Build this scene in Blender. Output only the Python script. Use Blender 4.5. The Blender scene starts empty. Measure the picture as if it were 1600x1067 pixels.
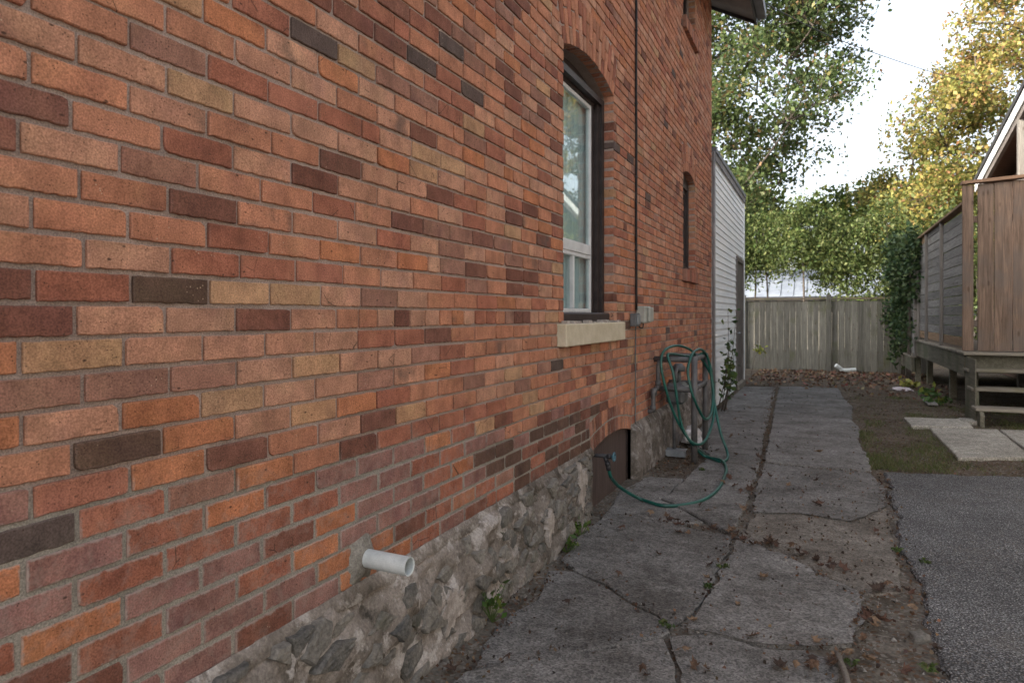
import bpy, bmesh, math, random
import numpy as np
from mathutils import Vector, Matrix, noise

# ------------------------------------------------------------------ camera, sky, sun, exposure
F = 1067.0                                  # focal length in pixels of the 1600 px photograph (24 mm)
TH = math.atan(482 / 1067.0)
CT, ST = math.cos(TH), math.sin(TH)
CX, CZ, HOR = 1.4345, 1.36, 492.0           # camera: 1.43 m off the brick wall, 1.36 m high
sc = bpy.context.scene
COL = sc.collection
cam_d = bpy.data.cameras.new('camera')
cam_d.lens = 24.0; cam_d.sensor_width = 36.0
cam_d.shift_y = -41.5 / 1600.0
cam_d.clip_start = 0.05; cam_d.clip_end = 3000
cam_d.dof.use_dof = True; cam_d.dof.focus_distance = 2.5; cam_d.dof.aperture_fstop = 6.3
cam = bpy.data.objects.new('camera', cam_d); COL.objects.link(cam)
cam.location = (CX, 0, CZ); cam.rotation_euler = (math.pi / 2, 0, TH)
sc.camera = cam

SUN_EL = math.radians(25)
SUN_DIR = Vector((-0.60, -0.80, 0)).normalized() * math.cos(SUN_EL) + Vector((0, 0, math.sin(SUN_EL)))
w = bpy.data.worlds.new('World'); sc.world = w; w.use_nodes = True
nt = w.node_tree; nt.nodes.clear()
sky = nt.nodes.new('ShaderNodeTexSky'); sky.sky_type = 'NISHITA'; sky.sun_disc = False
sky.sun_elevation = SUN_EL
sky.sun_rotation = math.atan2(SUN_DIR.x, SUN_DIR.y)
sky.dust_density = 5.0; sky.air_density = 1.0; sky.ozone_density = 1.0
hs = nt.nodes.new('ShaderNodeHueSaturation'); hs.inputs['Saturation'].default_value = 0.42
bg = nt.nodes.new('ShaderNodeBackground'); bg.inputs['Strength'].default_value = 0.15
wo = nt.nodes.new('ShaderNodeOutputWorld')
nt.links.new(sky.outputs[0], hs.inputs['Color']); nt.links.new(hs.outputs[0], bg.inputs[0]); nt.links.new(bg.outputs[0], wo.inputs[0])
sl = bpy.data.lights.new('sun', 'SUN'); sl.energy = 3.0; sl.angle = math.radians(4); sl.color = (1.0, 0.91, 0.76)
so = bpy.data.objects.new('sun', sl); COL.objects.link(so)
so.rotation_euler = SUN_DIR.to_track_quat('Z', 'Y').to_euler(); so.location = (-20, -10, 20)
vs = sc.view_settings
vs.view_transform = 'Standard'; vs.look = 'None'; vs.gamma = 1.0; vs.use_curve_mapping = False; vs.exposure = 1.85
cy = sc.cycles; cy.max_bounces = 5; cy.diffuse_bounces = 3; cy.glossy_bounces = 2; cy.transmission_bounces = 3; cy.transparent_max_bounces = 6

# ------------------------------------------------------------------ helpers
R = random.Random(7)
def at(u, v, Z):                            # photograph pixel + depth -> world point
    X = Z * (u - 800) / F
    return Vector((CX + CT * X - ST * Z, ST * X + CT * Z, CZ - (v - HOR) * Z / F))
def gp(u, v, z=0.0):                        # photograph pixel -> point on the ground
    return at(u, v, F * (CZ - z) / (v - HOR))
def proj(x, y, z):
    dx = x - CX
    X = CT * dx + ST * y; Z = -ST * dx + CT * y
    return 800 + F * X / Z, HOR - F * (z - CZ) / Z, Z
def fbm(x, y, z=0.0, o=4):
    return noise.fractal((x, y, z), 1.0, 2.0, o, noise_basis='PERLIN_ORIGINAL')
def wloc(o):
    v = Vector((0, 0, 0))
    while o: v = v + o.location; o = o.parent
    return v
def tag(o, label=None, cat=None, group=None, kind=None):
    if label: o['label'] = label
    if cat: o['category'] = cat
    if group: o['group'] = group
    if kind: o['kind'] = kind
    return o
def thing(name, label, cat, loc=(0, 0, 0), group=None):
    o = bpy.data.objects.new(name, None); COL.objects.link(o); o.location = loc
    o.empty_display_size = 0.2
    return tag(o, label, cat, group)
class MB:
    def __init__(s): s.v = []; s.f = []; s.c = None
    def add(s, vs_, fs):
        b = len(s.v); s.v.extend([tuple(q) for q in vs_]); s.f.extend([tuple(i + b for i in f) for f in fs]); return s
    def box(s, x0, x1, y0, y1, z0, z1):
        vs_ = [(x, y, z) for x in (x0, x1) for y in (y0, y1) for z in (z0, z1)]
        return s.add(vs_, [(0, 1, 3, 2), (4, 6, 7, 5), (0, 4, 5, 1), (2, 3, 7, 6), (0, 2, 6, 4), (1, 5, 7, 3)])
    def cbox(s, x0, x1, y0, y1, z0, z1, b=0.004):           # box with all edges chamfered
        m = bmesh.new(); bmesh.ops.create_cube(m, size=1)
        for q in m.verts: q.co = Vector(((x0 + x1) / 2 + q.co.x * (x1 - x0), (y0 + y1) / 2 + q.co.y * (y1 - y0), (z0 + z1) / 2 + q.co.z * (z1 - z0)))
        bmesh.ops.bevel(m, geom=m.edges[:], offset=b, segments=1, affect='EDGES', profile=0.5)
        m.verts.index_update()
        s.add([q.co[:] for q in m.verts], [[q.index for q in f.verts] for f in m.faces]); m.free(); return s
    def tube(s, pts, r, n=8, cap=True):
        pts = [Vector(p) for p in pts]; rs = r if isinstance(r, (list, tuple)) else [r] * len(pts)
        b = len(s.v); up = None
        for i, p in enumerate(pts):
            t = (pts[min(i + 1, len(pts) - 1)] - pts[max(i - 1, 0)]).normalized()
            if up is None:
                up = t.orthogonal().normalized()
            else:
                up = (up - t * up.dot(t))
                up = up.normalized() if up.length > 1e-6 else t.orthogonal().normalized()
            q = t.cross(up)
            for k in range(n):
                a = 2 * math.pi * k / n
                s.v.append(tuple(p + (up * math.cos(a) + q * math.sin(a)) * rs[i]))
        for i in range(len(pts) - 1):
            for k in range(n):
                k2 = (k + 1) % n
                s.f.append((b + i * n + k, b + i * n + k2, b + (i + 1) * n + k2, b + (i + 1) * n + k))
        if cap:
            s.f.append(tuple(b + k for k in reversed(range(n))))
            s.f.append(tuple(b + (len(pts) - 1) * n + k for k in range(n)))
        return s
    def build(s, name, mat, parent=None, smooth=False):
        o0 = wloc(parent) if parent else Vector((0, 0, 0))
        me = bpy.data.meshes.new(name)
        me.from_pydata([(a - o0.x, b - o0.y, c - o0.z) for a, b, c in s.v], [], s.f)
        me.materials.append(mat)
        if smooth: me.polygons.foreach_set('use_smooth', [True] * len(me.polygons))
        me.validate(); me.update()
        o = bpy.data.objects.new(name, me); COL.objects.link(o)
        if parent: o.parent = parent
        return o
def curve(pts, n=8):                         # Catmull-Rom
    P = [Vector(p) for p in pts]; P = [2 * P[0] - P[1]] + P + [2 * P[-1] - P[-2]]
    out = []
    for i in range(1, len(P) - 2):
        for k in range(n):
            t = k / n; a, b, c, d = P[i - 1:i + 3]
            out.append(0.5 * ((2 * b) + (c - a) * t + (2 * a - 5 * b + 4 * c - d) * t * t + (3 * b - a - 3 * c + d) * t ** 3))
    out.append(P[-2]); return out

# ------------------------------------------------------------------ materials
class NT:
    def __init__(s, name):
        s.m = bpy.data.materials.new(name); s.m.use_nodes = True
        s.t = s.m.node_tree; s.t.nodes.clear()
        s.out = s.n('ShaderNodeOutputMaterial'); s.p = s.n('ShaderNodeBsdfPrincipled')
        s.l(s.p.outputs[0], s.out.inputs[0]); s.p.inputs['Specular IOR Level'].default_value = 0.3
        s._pos = None
    def n(s, t, **k):
        q = s.t.nodes.new(t)
        for a, b in k.items(): setattr(q, a, b)
        return q
    def l(s, a, b): s.t.links.new(a, b)
    def put(s, inp, v):
        if hasattr(v, 'is_linked') or hasattr(v, 'node'): s.l(v, inp)
        else: inp.default_value = v
    def pos(s):
        if not s._pos: s._pos = s.n('ShaderNodeNewGeometry').outputs['Position']
        return s._pos
    def vmul(s, v, k):
        q = s.n('ShaderNodeVectorMath', operation='MULTIPLY'); s.put(q.inputs[0], v); s.put(q.inputs[1], k); return q.outputs[0]
    def vadd(s, v, k):
        q = s.n('ShaderNodeVectorMath', operation='ADD'); s.put(q.inputs[0], v); s.put(q.inputs[1], k); return q.outputs[0]
    def math(s, op, a, b=0.0, clamp=False):
        q = s.n('ShaderNodeMath', operation=op, use_clamp=clamp); s.put(q.inputs[0], a); s.put(q.inputs[1], b); return q.outputs[0]
    def noise(s, scale, detail=4, vec=None, rough=0.55, dist=0.0):
        q = s.n('ShaderNodeTexNoise'); s.l(vec or s.pos(), q.inputs['Vector'])
        q.inputs['Scale'].default_value = scale; q.inputs['Detail'].default_value = detail
        q.inputs['Roughness'].default_value = rough; q.inputs['Distortion'].default_value = dist
        return q.outputs['Fac']
    def voro(s, scale, vec=None, feat='F1', out='Distance'):
        q = s.n('ShaderNodeTexVoronoi', feature=feat); s.l(vec or s.pos(), q.inputs['Vector']); q.inputs['Scale'].default_value = scale
        return q.outputs[out]
    def ramp(s, v, a, b, c=0.0, d=1.0):
        q = s.n('ShaderNodeMapRange'); q.clamp = True; s.put(q.inputs[0], v)
        for i, x in enumerate((a, b, c, d)): s.put(q.inputs[i + 1], x)
        return q.outputs[0]
    def mix(s, f, a, b, mode='MIX'):
        q = s.n('ShaderNodeMix', data_type='RGBA', blend_type=mode); s.put(q.inputs[0], f)
        for i, x in ((6, a), (7, b)):
            if isinstance(x, tuple) and len(x) == 3: x = x + (1,)
            s.put(q.inputs[i], x)
        return q.outputs[2]
    def val(s, col, f):                     # multiply colour by a scalar
        q = s.n('ShaderNodeVectorMath', operation='SCALE'); s.put(q.inputs[0], col if not isinstance(col, tuple) else col[:3]); s.put(q.inputs[3], f); return q.outputs[0]
    def bump(s, h, strength=0.5, dist=0.01, prev=None):
        q = s.n('ShaderNodeBump'); q.inputs['Strength'].default_value = strength; q.inputs['Distance'].default_value = dist
        s.l(h, q.inputs['Height'])
        if prev: s.l(prev, q.inputs['Normal'])
        return q.outputs[0]
    def done(s, col, rough=0.85, nrm=None, spec=None):
        s.put(s.p.inputs['Base Color'], col + (1,) if isinstance(col, tuple) else col); s.put(s.p.inputs['Roughness'], rough)
        if nrm: s.l(nrm, s.p.inputs['Normal'])
        if spec is not None: s.p.inputs['Specular IOR Level'].default_value = spec
        return s.m

def m_brick(name, per_object):
    t = NT(name)
    if per_object:
        oi = t.n('ShaderNodeObjectInfo'); base, rnd = oi.outputs['Color'], oi.outputs['Random']
    else:
        a = t.n('ShaderNodeAttribute', attribute_name='Col'); base, rnd = a.outputs['Color'], a.outputs['Alpha']
    off = t.vmul(t.n('ShaderNodeCombineXYZ').outputs[0], (1, 1, 1))
    cmb = t.n('ShaderNodeCombineXYZ')
    for i in range(3): t.l(t.math('MULTIPLY', rnd, (53.0, 31.0, 17.0)[i]), cmb.inputs[i])
    pv = t.vadd(t.pos(), cmb.outputs[0])
    col = t.val(base, t.ramp(t.noise(11, 3, pv, 0.6), 0.3, 0.7, 0.72, 1.22))
    col = t.val(col, t.ramp(t.noise(1, 2, t.vmul(pv, (40, 75, 9))), 0.3, 0.7, 0.93, 1.06))
    # hue mottling within a brick: towards ochre and towards plum
    col = t.mix(t.ramp(t.noise(9, 1, t.vadd(pv, (9, 3, 1))), 0.52, 0.72, 0, 0.40), col, t.mix(1.0, col, (1.10, 1.25, 1.15), 'MULTIPLY'))
    col = t.mix(t.ramp(t.noise(7, 1, t.vadd(pv, (1, 13, 7))), 0.56, 0.74, 0, 0.55), col, t.mix(1.0, col, (0.72, 0.70, 0.82), 'MULTIPLY'))
    # burnt ends on a few bricks
    burnt = t.math('MULTIPLY', t.ramp(t.noise(6, 2, t.vadd(pv, (4, 4, 19))), 0.60, 0.72), t.ramp(rnd, 0.80, 0.82))
    col = t.mix(t.math('MULTIPLY', burnt, 0.65), col, (0.10, 0.075, 0.065))
    crk = t.math('MULTIPLY', t.ramp(t.voro(11, t.vadd(t.vmul(pv, (1, 1, 0.7)), (0, 0, 0)), 'DISTANCE_TO_EDGE'), 0.006, 0.016, 1, 0), t.math('MULTIPLY', t.ramp(rnd, 0.30, 0.32), t.ramp(rnd, 0.44, 0.42)))
    crk = t.math('MULTIPLY', crk, t.ramp(t.noise(15, 1, pv), 0.52, 0.56))
    col = t.mix(t.math('MULTIPLY', crk, 0.8), col, (0.045, 0.028, 0.022))
    # fine grain, dark pits and pale flecks
    col = t.val(col, t.ramp(t.noise(230, 1, pv), 0.3, 0.7, 0.72, 1.26))
    pit = t.math('MULTIPLY', t.ramp(t.voro(105, pv), 0.10, 0.24, 1, 0), t.ramp(t.noise(30, 2, pv), 0.50, 0.58))
    pit2 = t.math('MULTIPLY', t.ramp(t.voro(38, t.vmul(pv, (1, 0.6, 1))), 0.07, 0.15, 1, 0), t.ramp(t.noise(13, 2, t.vadd(pv, (3, 8, 2))), 0.50, 0.56))
    pits = t.math('MAXIMUM', pit, pit2)
    col = t.mix(t.math('MULTIPLY', pits, 0.85), col, (0.055, 0.030, 0.022))
    fle = t.math('MULTIPLY', t.ramp(t.voro(70, t.vadd(pv, (5, 1, 0))), 0.08, 0.16, 1, 0), t.ramp(t.noise(8, 2, t.vadd(pv, (7, 0, 3))), 0.60, 0.66))
    col = t.mix(t.math('MULTIPLY', fle, 0.65), col, (0.62, 0.47, 0.34))
    # lime bloom on the repointed bottom courses
    sx = t.n('ShaderNodeSeparateXYZ'); t.l(t.pos(), sx.inputs[0])
    zb = t.math('SUBTRACT', t.math('ADD', sx.outputs[2], t.math('MULTIPLY', sx.outputs[1], 0.075)), 1.02)
    low = t.ramp(t.math('ADD', zb, t.math('MULTIPLY', t.math('SUBTRACT', t.noise(5, 3), 0.5), 0.30)), -0.03, 0.05, 1, 0)
    sb_ = t.n('ShaderNodeSeparateColor'); t.l(base, sb_.inputs[0])
    low = t.math('MULTIPLY', low, t.ramp(sb_.outputs[0], 0.10, 0.24, 0.15, 1.0))       # soot-stained bricks took no lime
    lime = t.math('MULTIPLY', low, t.ramp(t.noise(26, 3, pv, 0.65), 0.48, 0.72, 0.0, 0.42))
    col = t.mix(lime, col, (0.33, 0.25, 0.22))
    if per_object:                          # lime smeared over the arrises of the repointed bricks
        tc = t.n('ShaderNodeTexCoord'); sg = t.n('ShaderNodeSeparateXYZ'); t.l(tc.outputs['Generated'], sg.inputs[0])
        ey = t.math('MULTIPLY', t.math('SUBTRACT', 0.5, t.math('ABSOLUTE', t.math('SUBTRACT', sg.outputs[1], 0.5))), 3.2)
        ez = t.math('SUBTRACT', 0.5, t.math('ABSOLUTE', t.math('SUBTRACT', sg.outputs[2], 0.5)))
        ed = t.math('ADD', t.math('MINIMUM', ey, ez), t.math('MULTIPLY', t.math('SUBTRACT', t.noise(55, 3, pv, 0.7), 0.5), 0.38))
        edge = t.math('MULTIPLY', t.ramp(ed, 0.02, 0.10, 1, 0), t.ramp(t.math('ADD', low, 0.10), 0.0, 1.0, 0.0, 0.62))
        col = t.mix(edge, col, (0.36, 0.31, 0.275))
    h = t.math('ADD', t.math('MULTIPLY', t.noise(280, 1, pv), 0.5), t.noise(45, 3, pv))
    return t.done(col, 0.92, t.bump(h, 0.55, 0.0035), 0.18)

def m_mortar():
    t = NT('mortar')
    sx = t.n('ShaderNodeSeparateXYZ'); t.l(t.pos(), sx.inputs[0])
    zb = t.math('SUBTRACT', t.math('ADD', sx.outputs[2], t.math('MULTIPLY', sx.outputs[1], 0.075)), 1.05)
    low = t.ramp(t.math('ADD', zb, t.math('MULTIPLY', t.math('SUBTRACT', t.noise(7, 2), 0.5), 0.15)), -0.02, 0.03, 1, 0)
    a = t.mix(t.noise(9, 5), (0.285, 0.220, 0.193), (0.450, 0.362, 0.325))
    b = t.mix(t.noise(12, 5), (0.23, 0.205, 0.175), (0.36, 0.33, 0.29))
    col = t.mix(low, a, b)
    col = t.val(col, t.ramp(t.noise(2.7, 4, None, 0.65), 0.3, 0.7, 0.74, 1.16))
    col = t.val(col, t.ramp(t.noise(230, 2), 0.3, 0.7, 0.66, 1.3))
    sp = t.math('MULTIPLY', t.ramp(t.voro(80), 0.08, 0.15, 1, 0), t.ramp(t.noise(9, 2), 0.55, 0.62))
    col = t.mix(t.math('MULTIPLY', sp, 0.7), col, (0.62, 0.58, 0.54))
    return t.done(col, 0.95, t.bump(t.noise(70, 4, None, 0.7), 0.8, 0.006), 0.1)

def simple(name, c1, c2, scale=10, rough=0.8, fine=0.12, fscale=200, bump=0.3, bscale=80, bdist=0.004, stretch=None, spec=None, detail=5, lo=0.35, hi=0.65, metal=0.0):
    t = NT(name)
    v = t.vmul(t.pos(), stretch) if stretch else t.pos()
    col = t.mix(t.ramp(t.noise(scale, detail, v), lo, hi), c1, c2)
    if fine: col = t.val(col, t.ramp(t.noise(fscale, 3, v), 0.3, 0.7, 1 - fine, 1 + fine))
    nr = t.bump(t.noise(bscale, 4, v), bump, bdist) if bump else None
    t.p.inputs['Metallic'].default_value = metal
    return t.done(col, rough, nr, spec)

def m_wood(name, c1, c2, axis, c3=None, c3lo=0.55, rough=0.85, knots=True, vary=(0.75, 1.22)):
    """weathered boards, grain along axis; each board differs through Object Info random"""
    t = NT(name)
    rnd = t.n('ShaderNodeObjectInfo').outputs['Random']
    cmb = t.n('ShaderNodeCombineXYZ')
    for i in range(3): t.l(t.math('MULTIPLY', rnd, (41.0, 29.0, 37.0)[i]), cmb.inputs[i])
    pv = t.vadd(t.pos(), cmb.outputs[0])
    st = [26, 26, 26]; st[axis] = 1.4
    g = t.noise(1, 6, t.vmul(pv, tuple(st)), 0.65, 0.6)
    col = t.mix(t.ramp(g, 0.3, 0.7), c1, c2)
    st2 = [130, 130, 130]; st2[axis] = 5
    col = t.val(col, t.ramp(t.noise(1, 3, t.vmul(pv, tuple(st2))), 0.3, 0.7, 0.70, 1.25))
    col = t.val(col, t.ramp(rnd, 0, 1, *vary))
    if c3: col = t.mix(t.ramp(t.noise(1.6, 4, pv), c3lo, c3lo + 0.15, 0, 0.75), col, c3)
    if knots:
        st3 = [9, 9, 9]; st3[axis] = 3.2
        kn = t.ramp(t.voro(1, t.vmul(pv, tuple(st3))), 0.07, 0.16, 1, 0)
        col = t.mix(t.math('MULTIPLY', kn, 0.6), col, (0.05, 0.03, 0.02))
    return t.done(col, rough, t.bump(g, 0.5, 0.004), 0.2)

def m_leaf(name, trans=0.4):
    t = NT(name)
    a = t.n('ShaderNodeAttribute', attribute_name='Col')
    col = a.outputs['Color']
    t.done(col, 0.55, None, 0.3)
    tr = t.n('ShaderNodeBsdfTranslucent'); t.l(col, tr.inputs[0])
    mx = t.n('ShaderNodeMixShader'); mx.inputs[0].default_value = trans
    t.l(t.p.outputs[0], mx.inputs[1]); t.l(tr.outputs[0], mx.inputs[2]); t.l(mx.outputs[0], t.out.inputs[0])
    return t.m

def m_concrete(name, c1, c2, patch=True):
    t = NT(name)
    rnd = t.n('ShaderNodeObjectInfo').outputs['Random']
    col = t.mix(t.ramp(t.noise(2.3, 6, None, 0.65), 0.36, 0.66), c1, c2)
    col = t.val(col, t.ramp(t.noise(17, 5, None, 0.7), 0.28, 0.72, 0.66, 1.34))
    col = t.val(col, t.ramp(rnd, 0, 1, 0.86, 1.14))
    if patch:
        pa = t.math('MULTIPLY', t.ramp(t.noise(1.9, 4, t.vadd(t.pos(), (3.1, 7.7, 0)), 0.6), 0.60, 0.68), t.ramp(t.noise(28, 4), 0.42, 0.60))
        col = t.mix(t.math('MULTIPLY', pa, 0.50), col, (0.30, 0.29, 0.275))
        br = t.ramp(t.noise(1.4, 4, t.vadd(t.pos(), (9, 1, 0))), 0.54, 0.68)
        col = t.mix(t.math('MULTIPLY', br, 0.22), col, (0.095, 0.078, 0.063))
    ag = t.voro(130, None, 'F1', 'Color'); sepc = t.n('ShaderNodeSeparateColor'); t.l(ag, sepc.inputs[0])
    col = t.val(col, t.ramp(sepc.outputs[0], 0.0, 1.0, 0.58, 1.46))
    col = t.val(col, t.ramp(t.noise(420, 2), 0.3, 0.7, 0.82, 1.2))
    fl = t.math('MULTIPLY', t.ramp(t.voro(60, t.vadd(t.pos(), (2, 2, 0))), 0.05, 0.14, 1, 0), t.ramp(t.noise(22, 2), 0.56, 0.6))
    col = t.mix(t.math('MULTIPLY', fl, 0.6), col, (0.02, 0.018, 0.016))
    h = t.math('ADD', t.math('MULTIPLY', sepc.outputs[1], 0.35), t.math('ADD', t.math('MULTIPLY', t.noise(16, 6, None, 0.7), 1.4), t.math('MULTIPLY', t.noise(150, 4), 0.8)))
    return t.done(col, 0.93, t.bump(h, 0.85, 0.008), 0.15)

def m_asphalt():
    t = NT('asphalt')
    vc = t.voro(125, None, 'F1', 'Color'); sp = t.n('ShaderNodeSeparateColor'); t.l(vc, sp.inputs[0])
    vd = t.voro(125)
    st = t.mix(t.ramp(sp.outputs[0], 0.1, 1.0), (0.11, 0.11, 0.112), (0.29, 0.29, 0.298))
    st = t.mix(t.ramp(sp.outputs[1], 0.90, 0.96, 0, 0.8), st, (0.50, 0.49, 0.47))
    st = t.mix(t.ramp(sp.outputs[2], 0.86, 0.92, 0, 0.5), st, (0.20, 0.15, 0.11))
    col = t.mix(t.ramp(vd, 0.36, 0.62), st, (0.055, 0.054, 0.055))
    col = t.val(col, t.ramp(t.noise(1.3, 6, None, 0.7), 0.3, 0.7, 0.66, 1.25))
    col = t.mix(t.ramp(t.noise(2.4, 5, t.vadd(t.pos(), (5, 3, 0)), 0.7), 0.55, 0.72, 0, 0.35), col, (0.13, 0.115, 0.10))
    col = t.val(col, t.ramp(t.noise(260, 3), 0.3, 0.7, 0.75, 1.2))
    h = t.math('ADD', t.math('MULTIPLY', t.math('SUBTRACT', 1.0, vd), sp.outputs[1]), t.math('MULTIPLY', t.noise(60, 4), 0.6))
    return t.done(col, 0.9, t.bump(h, 0.8, 0.007), 0.2)

def m_dirt():
    t = NT('soil')
    col = t.mix(t.ramp(t.noise(3, 6, None, 0.65), 0.35, 0.65), (0.060, 0.045, 0.034), (0.125, 0.102, 0.08))
    s0 = t.n('ShaderNodeSeparateXYZ'); t.l(t.pos(), s0.inputs[0])
    grit = t.mix(t.ramp(t.noise(6, 5, None, 0.65), 0.35, 0.65), (0.095, 0.082, 0.068), (0.19, 0.172, 0.15))
    col = t.mix(t.ramp(t.math('ADD', s0.outputs[1], t.math('MULTIPLY', t.noise(1.5, 3), 1.6)), 6.4, 7.4, 0.85, 0.0), col, grit)
    col = t.val(col, t.ramp(t.noise(45, 5, None, 0.7), 0.3, 0.7, 0.6, 1.4))
    vc = t.voro(70, None, 'F1', 'Color'); sp = t.n('ShaderNodeSeparateColor'); t.l(vc, sp.inputs[0])
    col = t.mix(t.ramp(sp.outputs[0], 0.86, 0.9, 0, 0.6), col, (0.26, 0.24, 0.215))
    col = t.mix(t.ramp(sp.outputs[1], 0.86, 0.9, 0, 0.6), col, (0.13, 0.065, 0.032))
    sx = t.n('ShaderNodeSeparateXYZ'); t.l(t.pos(), sx.inputs[0])
    moss = t.math('MULTIPLY', t.ramp(t.noise(2.2, 5, None, 0.7), 0.46, 0.60), t.ramp(sx.outputs[1], 6.0, 8.0))
    col = t.mix(t.math('MULTIPLY', moss, 0.16), col, (0.062, 0.072, 0.030))
    h = t.math('ADD', t.math('MULTIPLY', sp.outputs[2], 0.5), t.noise(50, 6, None, 0.7))
    return t.done(col, 0.97, t.bump(h, 0.9, 0.014), 0.1)

def m_stone(name, tint):
    t = NT(name)
    rnd = t.n('ShaderNodeObjectInfo').outputs['Random']
    a = t.mix(rnd, (0.11, 0.107, 0.102), (0.25, 0.232, 0.208))
    col = t.mix(t.ramp(t.noise(13, 6, None, 0.7), 0.42, 0.74), a, (0.29, 0.265, 0.235))
    col = t.val(col, t.ramp(t.noise(70, 5, None, 0.7), 0.3, 0.7, 0.62, 1.3))
    gr = t.ramp(t.noise(6, 4, t.vadd(t.pos(), (3, 5, 8))), 0.58, 0.70, 0, 0.45)
    col = t.mix(gr, col, (0.085, 0.085, 0.05))
    h = t.math('ADD', t.noise(28, 6, None, 0.75), t.math('MULTIPLY', t.noise(130, 4), 0.4))
    return t.done(col, 0.93, t.bump(h, 1.0, 0.015), 0.15)

def m_parge():
    t = NT('crumbling_lime_mortar')
    col = t.mix(t.ramp(t.noise(5.5, 6, None, 0.7), 0.36, 0.62), (0.15, 0.128, 0.108), (0.36, 0.315, 0.285))
    col = t.mix(t.ramp(t.noise(9, 6, t.vadd(t.pos(), (4, 1, 2)), 0.7), 0.52, 0.59, 0, 0.8), col, (0.52, 0.48, 0.455))
    col = t.mix(t.ramp(t.noise(7, 5, t.vadd(t.pos(), (1, 9, 5)), 0.7), 0.60, 0.70, 0, 0.8), col, (0.045, 0.042, 0.036))
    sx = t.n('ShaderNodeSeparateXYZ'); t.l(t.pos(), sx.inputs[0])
    far = t.ramp(t.math('ADD', sx.outputs[1], t.math('MULTIPLY', t.noise(2.5, 5), 3.0)), 4.2, 5.0, 0, 0.6)   # noisy patches where the mortar gets darker further along
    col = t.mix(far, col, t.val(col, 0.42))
    col = t.val(col, t.ramp(t.noise(90, 5, None, 0.7), 0.3, 0.7, 0.66, 1.3))
    h = t.math('ADD', t.noise(22, 7, None, 0.75), t.math('MULTIPLY', t.noise(120, 4), 0.35))
    return t.done(col, 0.95, t.bump(h, 0.9, 0.014), 0.1)

MAT = {}
MAT['brick_one'] = m_brick('fired_clay_brick', True)
MAT['brick_many'] = m_brick('fired_clay_bricks', False)
MAT['mortar'] = m_mortar()
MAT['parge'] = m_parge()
MAT['stone'] = m_stone('rubble_stone', (0.185, 0.165, 0.145))
MAT['concrete'] = m_concrete('old_concrete', (0.112, 0.105, 0.098), (0.220, 0.212, 0.204))
MAT['concrete_worn'] = m_concrete('dirt_stained_concrete', (0.120, 0.104, 0.088), (0.225, 0.205, 0.182))
MAT['paver'] = m_concrete('pale_concrete', (0.25, 0.235, 0.205), (0.36, 0.34, 0.30), False)
MAT['asphalt'] = m_asphalt()
MAT['soil'] = m_dirt()
MAT['brown_paint'] = simple('dark_brown_paint', (0.021, 0.014, 0.013), (0.038, 0.027, 0.026), 12, 0.5, 0.15, 150, 0.15, 60, 0.002, spec=0.45)
MAT['board_paint'] = simple('brown_painted_board', (0.066, 0.046, 0.042), (0.100, 0.074, 0.067), 5, 0.6, 0.2, 120, 0.25, 30, 0.003, stretch=(4, 10, 0.7))
MAT['white_alu'] = simple('white_aluminium', (0.55, 0.56, 0.57), (0.70, 0.71, 0.72), 7, 0.45, 0.05, 100, 0.05)
MAT['cream_paint'] = simple('cream_painted_stone', (0.50, 0.43, 0.31), (0.62, 0.55, 0.43), 8, 0.6, 0.08, 120, 0.3, 25, 0.004)
MAT['flake'] = simple('flaked_paint_filler', (0.26, 0.225, 0.20), (0.46, 0.41, 0.375), 22, 0.9, 0.2, 200, 0.8, 60, 0.006)
MAT['siding'] = simple('white_clapboard', (0.78, 0.82, 0.83), (0.90, 0.91, 0.91), 1.0, 0.6, 0.10, 80, 0.15, 40, 0.003, stretch=(3, 1.2, 5))
MAT['grey_trim'] = simple('grey_weathered_trim', (0.17, 0.16, 0.16), (0.30, 0.29, 0.29), 4, 0.75, 0.15)
MAT['coping'] = simple('dark_grey_sheet_metal', (0.09, 0.10, 0.115), (0.15, 0.16, 0.18), 5, 0.5, 0.1)
MAT['door_brown'] = simple('grey_brown_door', (0.11, 0.095, 0.088), (0.17, 0.15, 0.14), 5, 0.6, 0.12)
MAT['dark_metal'] = simple('dark_metal', (0.02, 0.02, 0.024), (0.045, 0.045, 0.05), 8, 0.45, 0.15)
MAT['pipe_paint'] = simple('dark_grey_painted_pipe', (0.060, 0.058, 0.060), (0.125, 0.120, 0.122), 9, 0.5, 0.15, 120, 0.25, 70, 0.002, spec=0.5)
MAT['meter_paint'] = simple('grey_meter_enamel', (0.085, 0.09, 0.095), (0.15, 0.155, 0.16), 9, 0.45, 0.1)
MAT['zinc'] = simple('galvanised_steel', (0.20, 0.22, 0.24), (0.30, 0.32, 0.34), 14, 0.45, 0.1, metal=0.4)
MAT['pvc'] = simple('white_pvc', (0.46, 0.50, 0.50), (0.70, 0.74, 0.74), 11, 0.35, 0.06, 200, 0.05, spec=0.5)
MAT['pvc_grey'] = simple('pale_grey_box', (0.30, 0.30, 0.27), (0.40, 0.40, 0.36), 10, 0.55, 0.1)
MAT['hose'] = simple('green_rubber_hose', (0.004, 0.060, 0.048), (0.010, 0.105, 0.085), 7, 0.32, 0.1, 100, 0.08, 60, 0.001, spec=0.55)
MAT['valve_blue'] = simple('blue_valve_wheel', (0.05, 0.13, 0.17), (0.10, 0.20, 0.25), 20, 0.5)
MAT['collar'] = simple('pipe_mortar_collar', (0.16, 0.145, 0.125), (0.30, 0.28, 0.25), 25, 0.95, 0.25, 150, 1.0, 70, 0.008)
MAT['curtain'] = simple('pale_blue_curtain', (0.46, 0.53, 0.545), (0.62, 0.68, 0.69), 3, 0.9, 0.1, stretch=(4, 14, 0.5))
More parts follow.
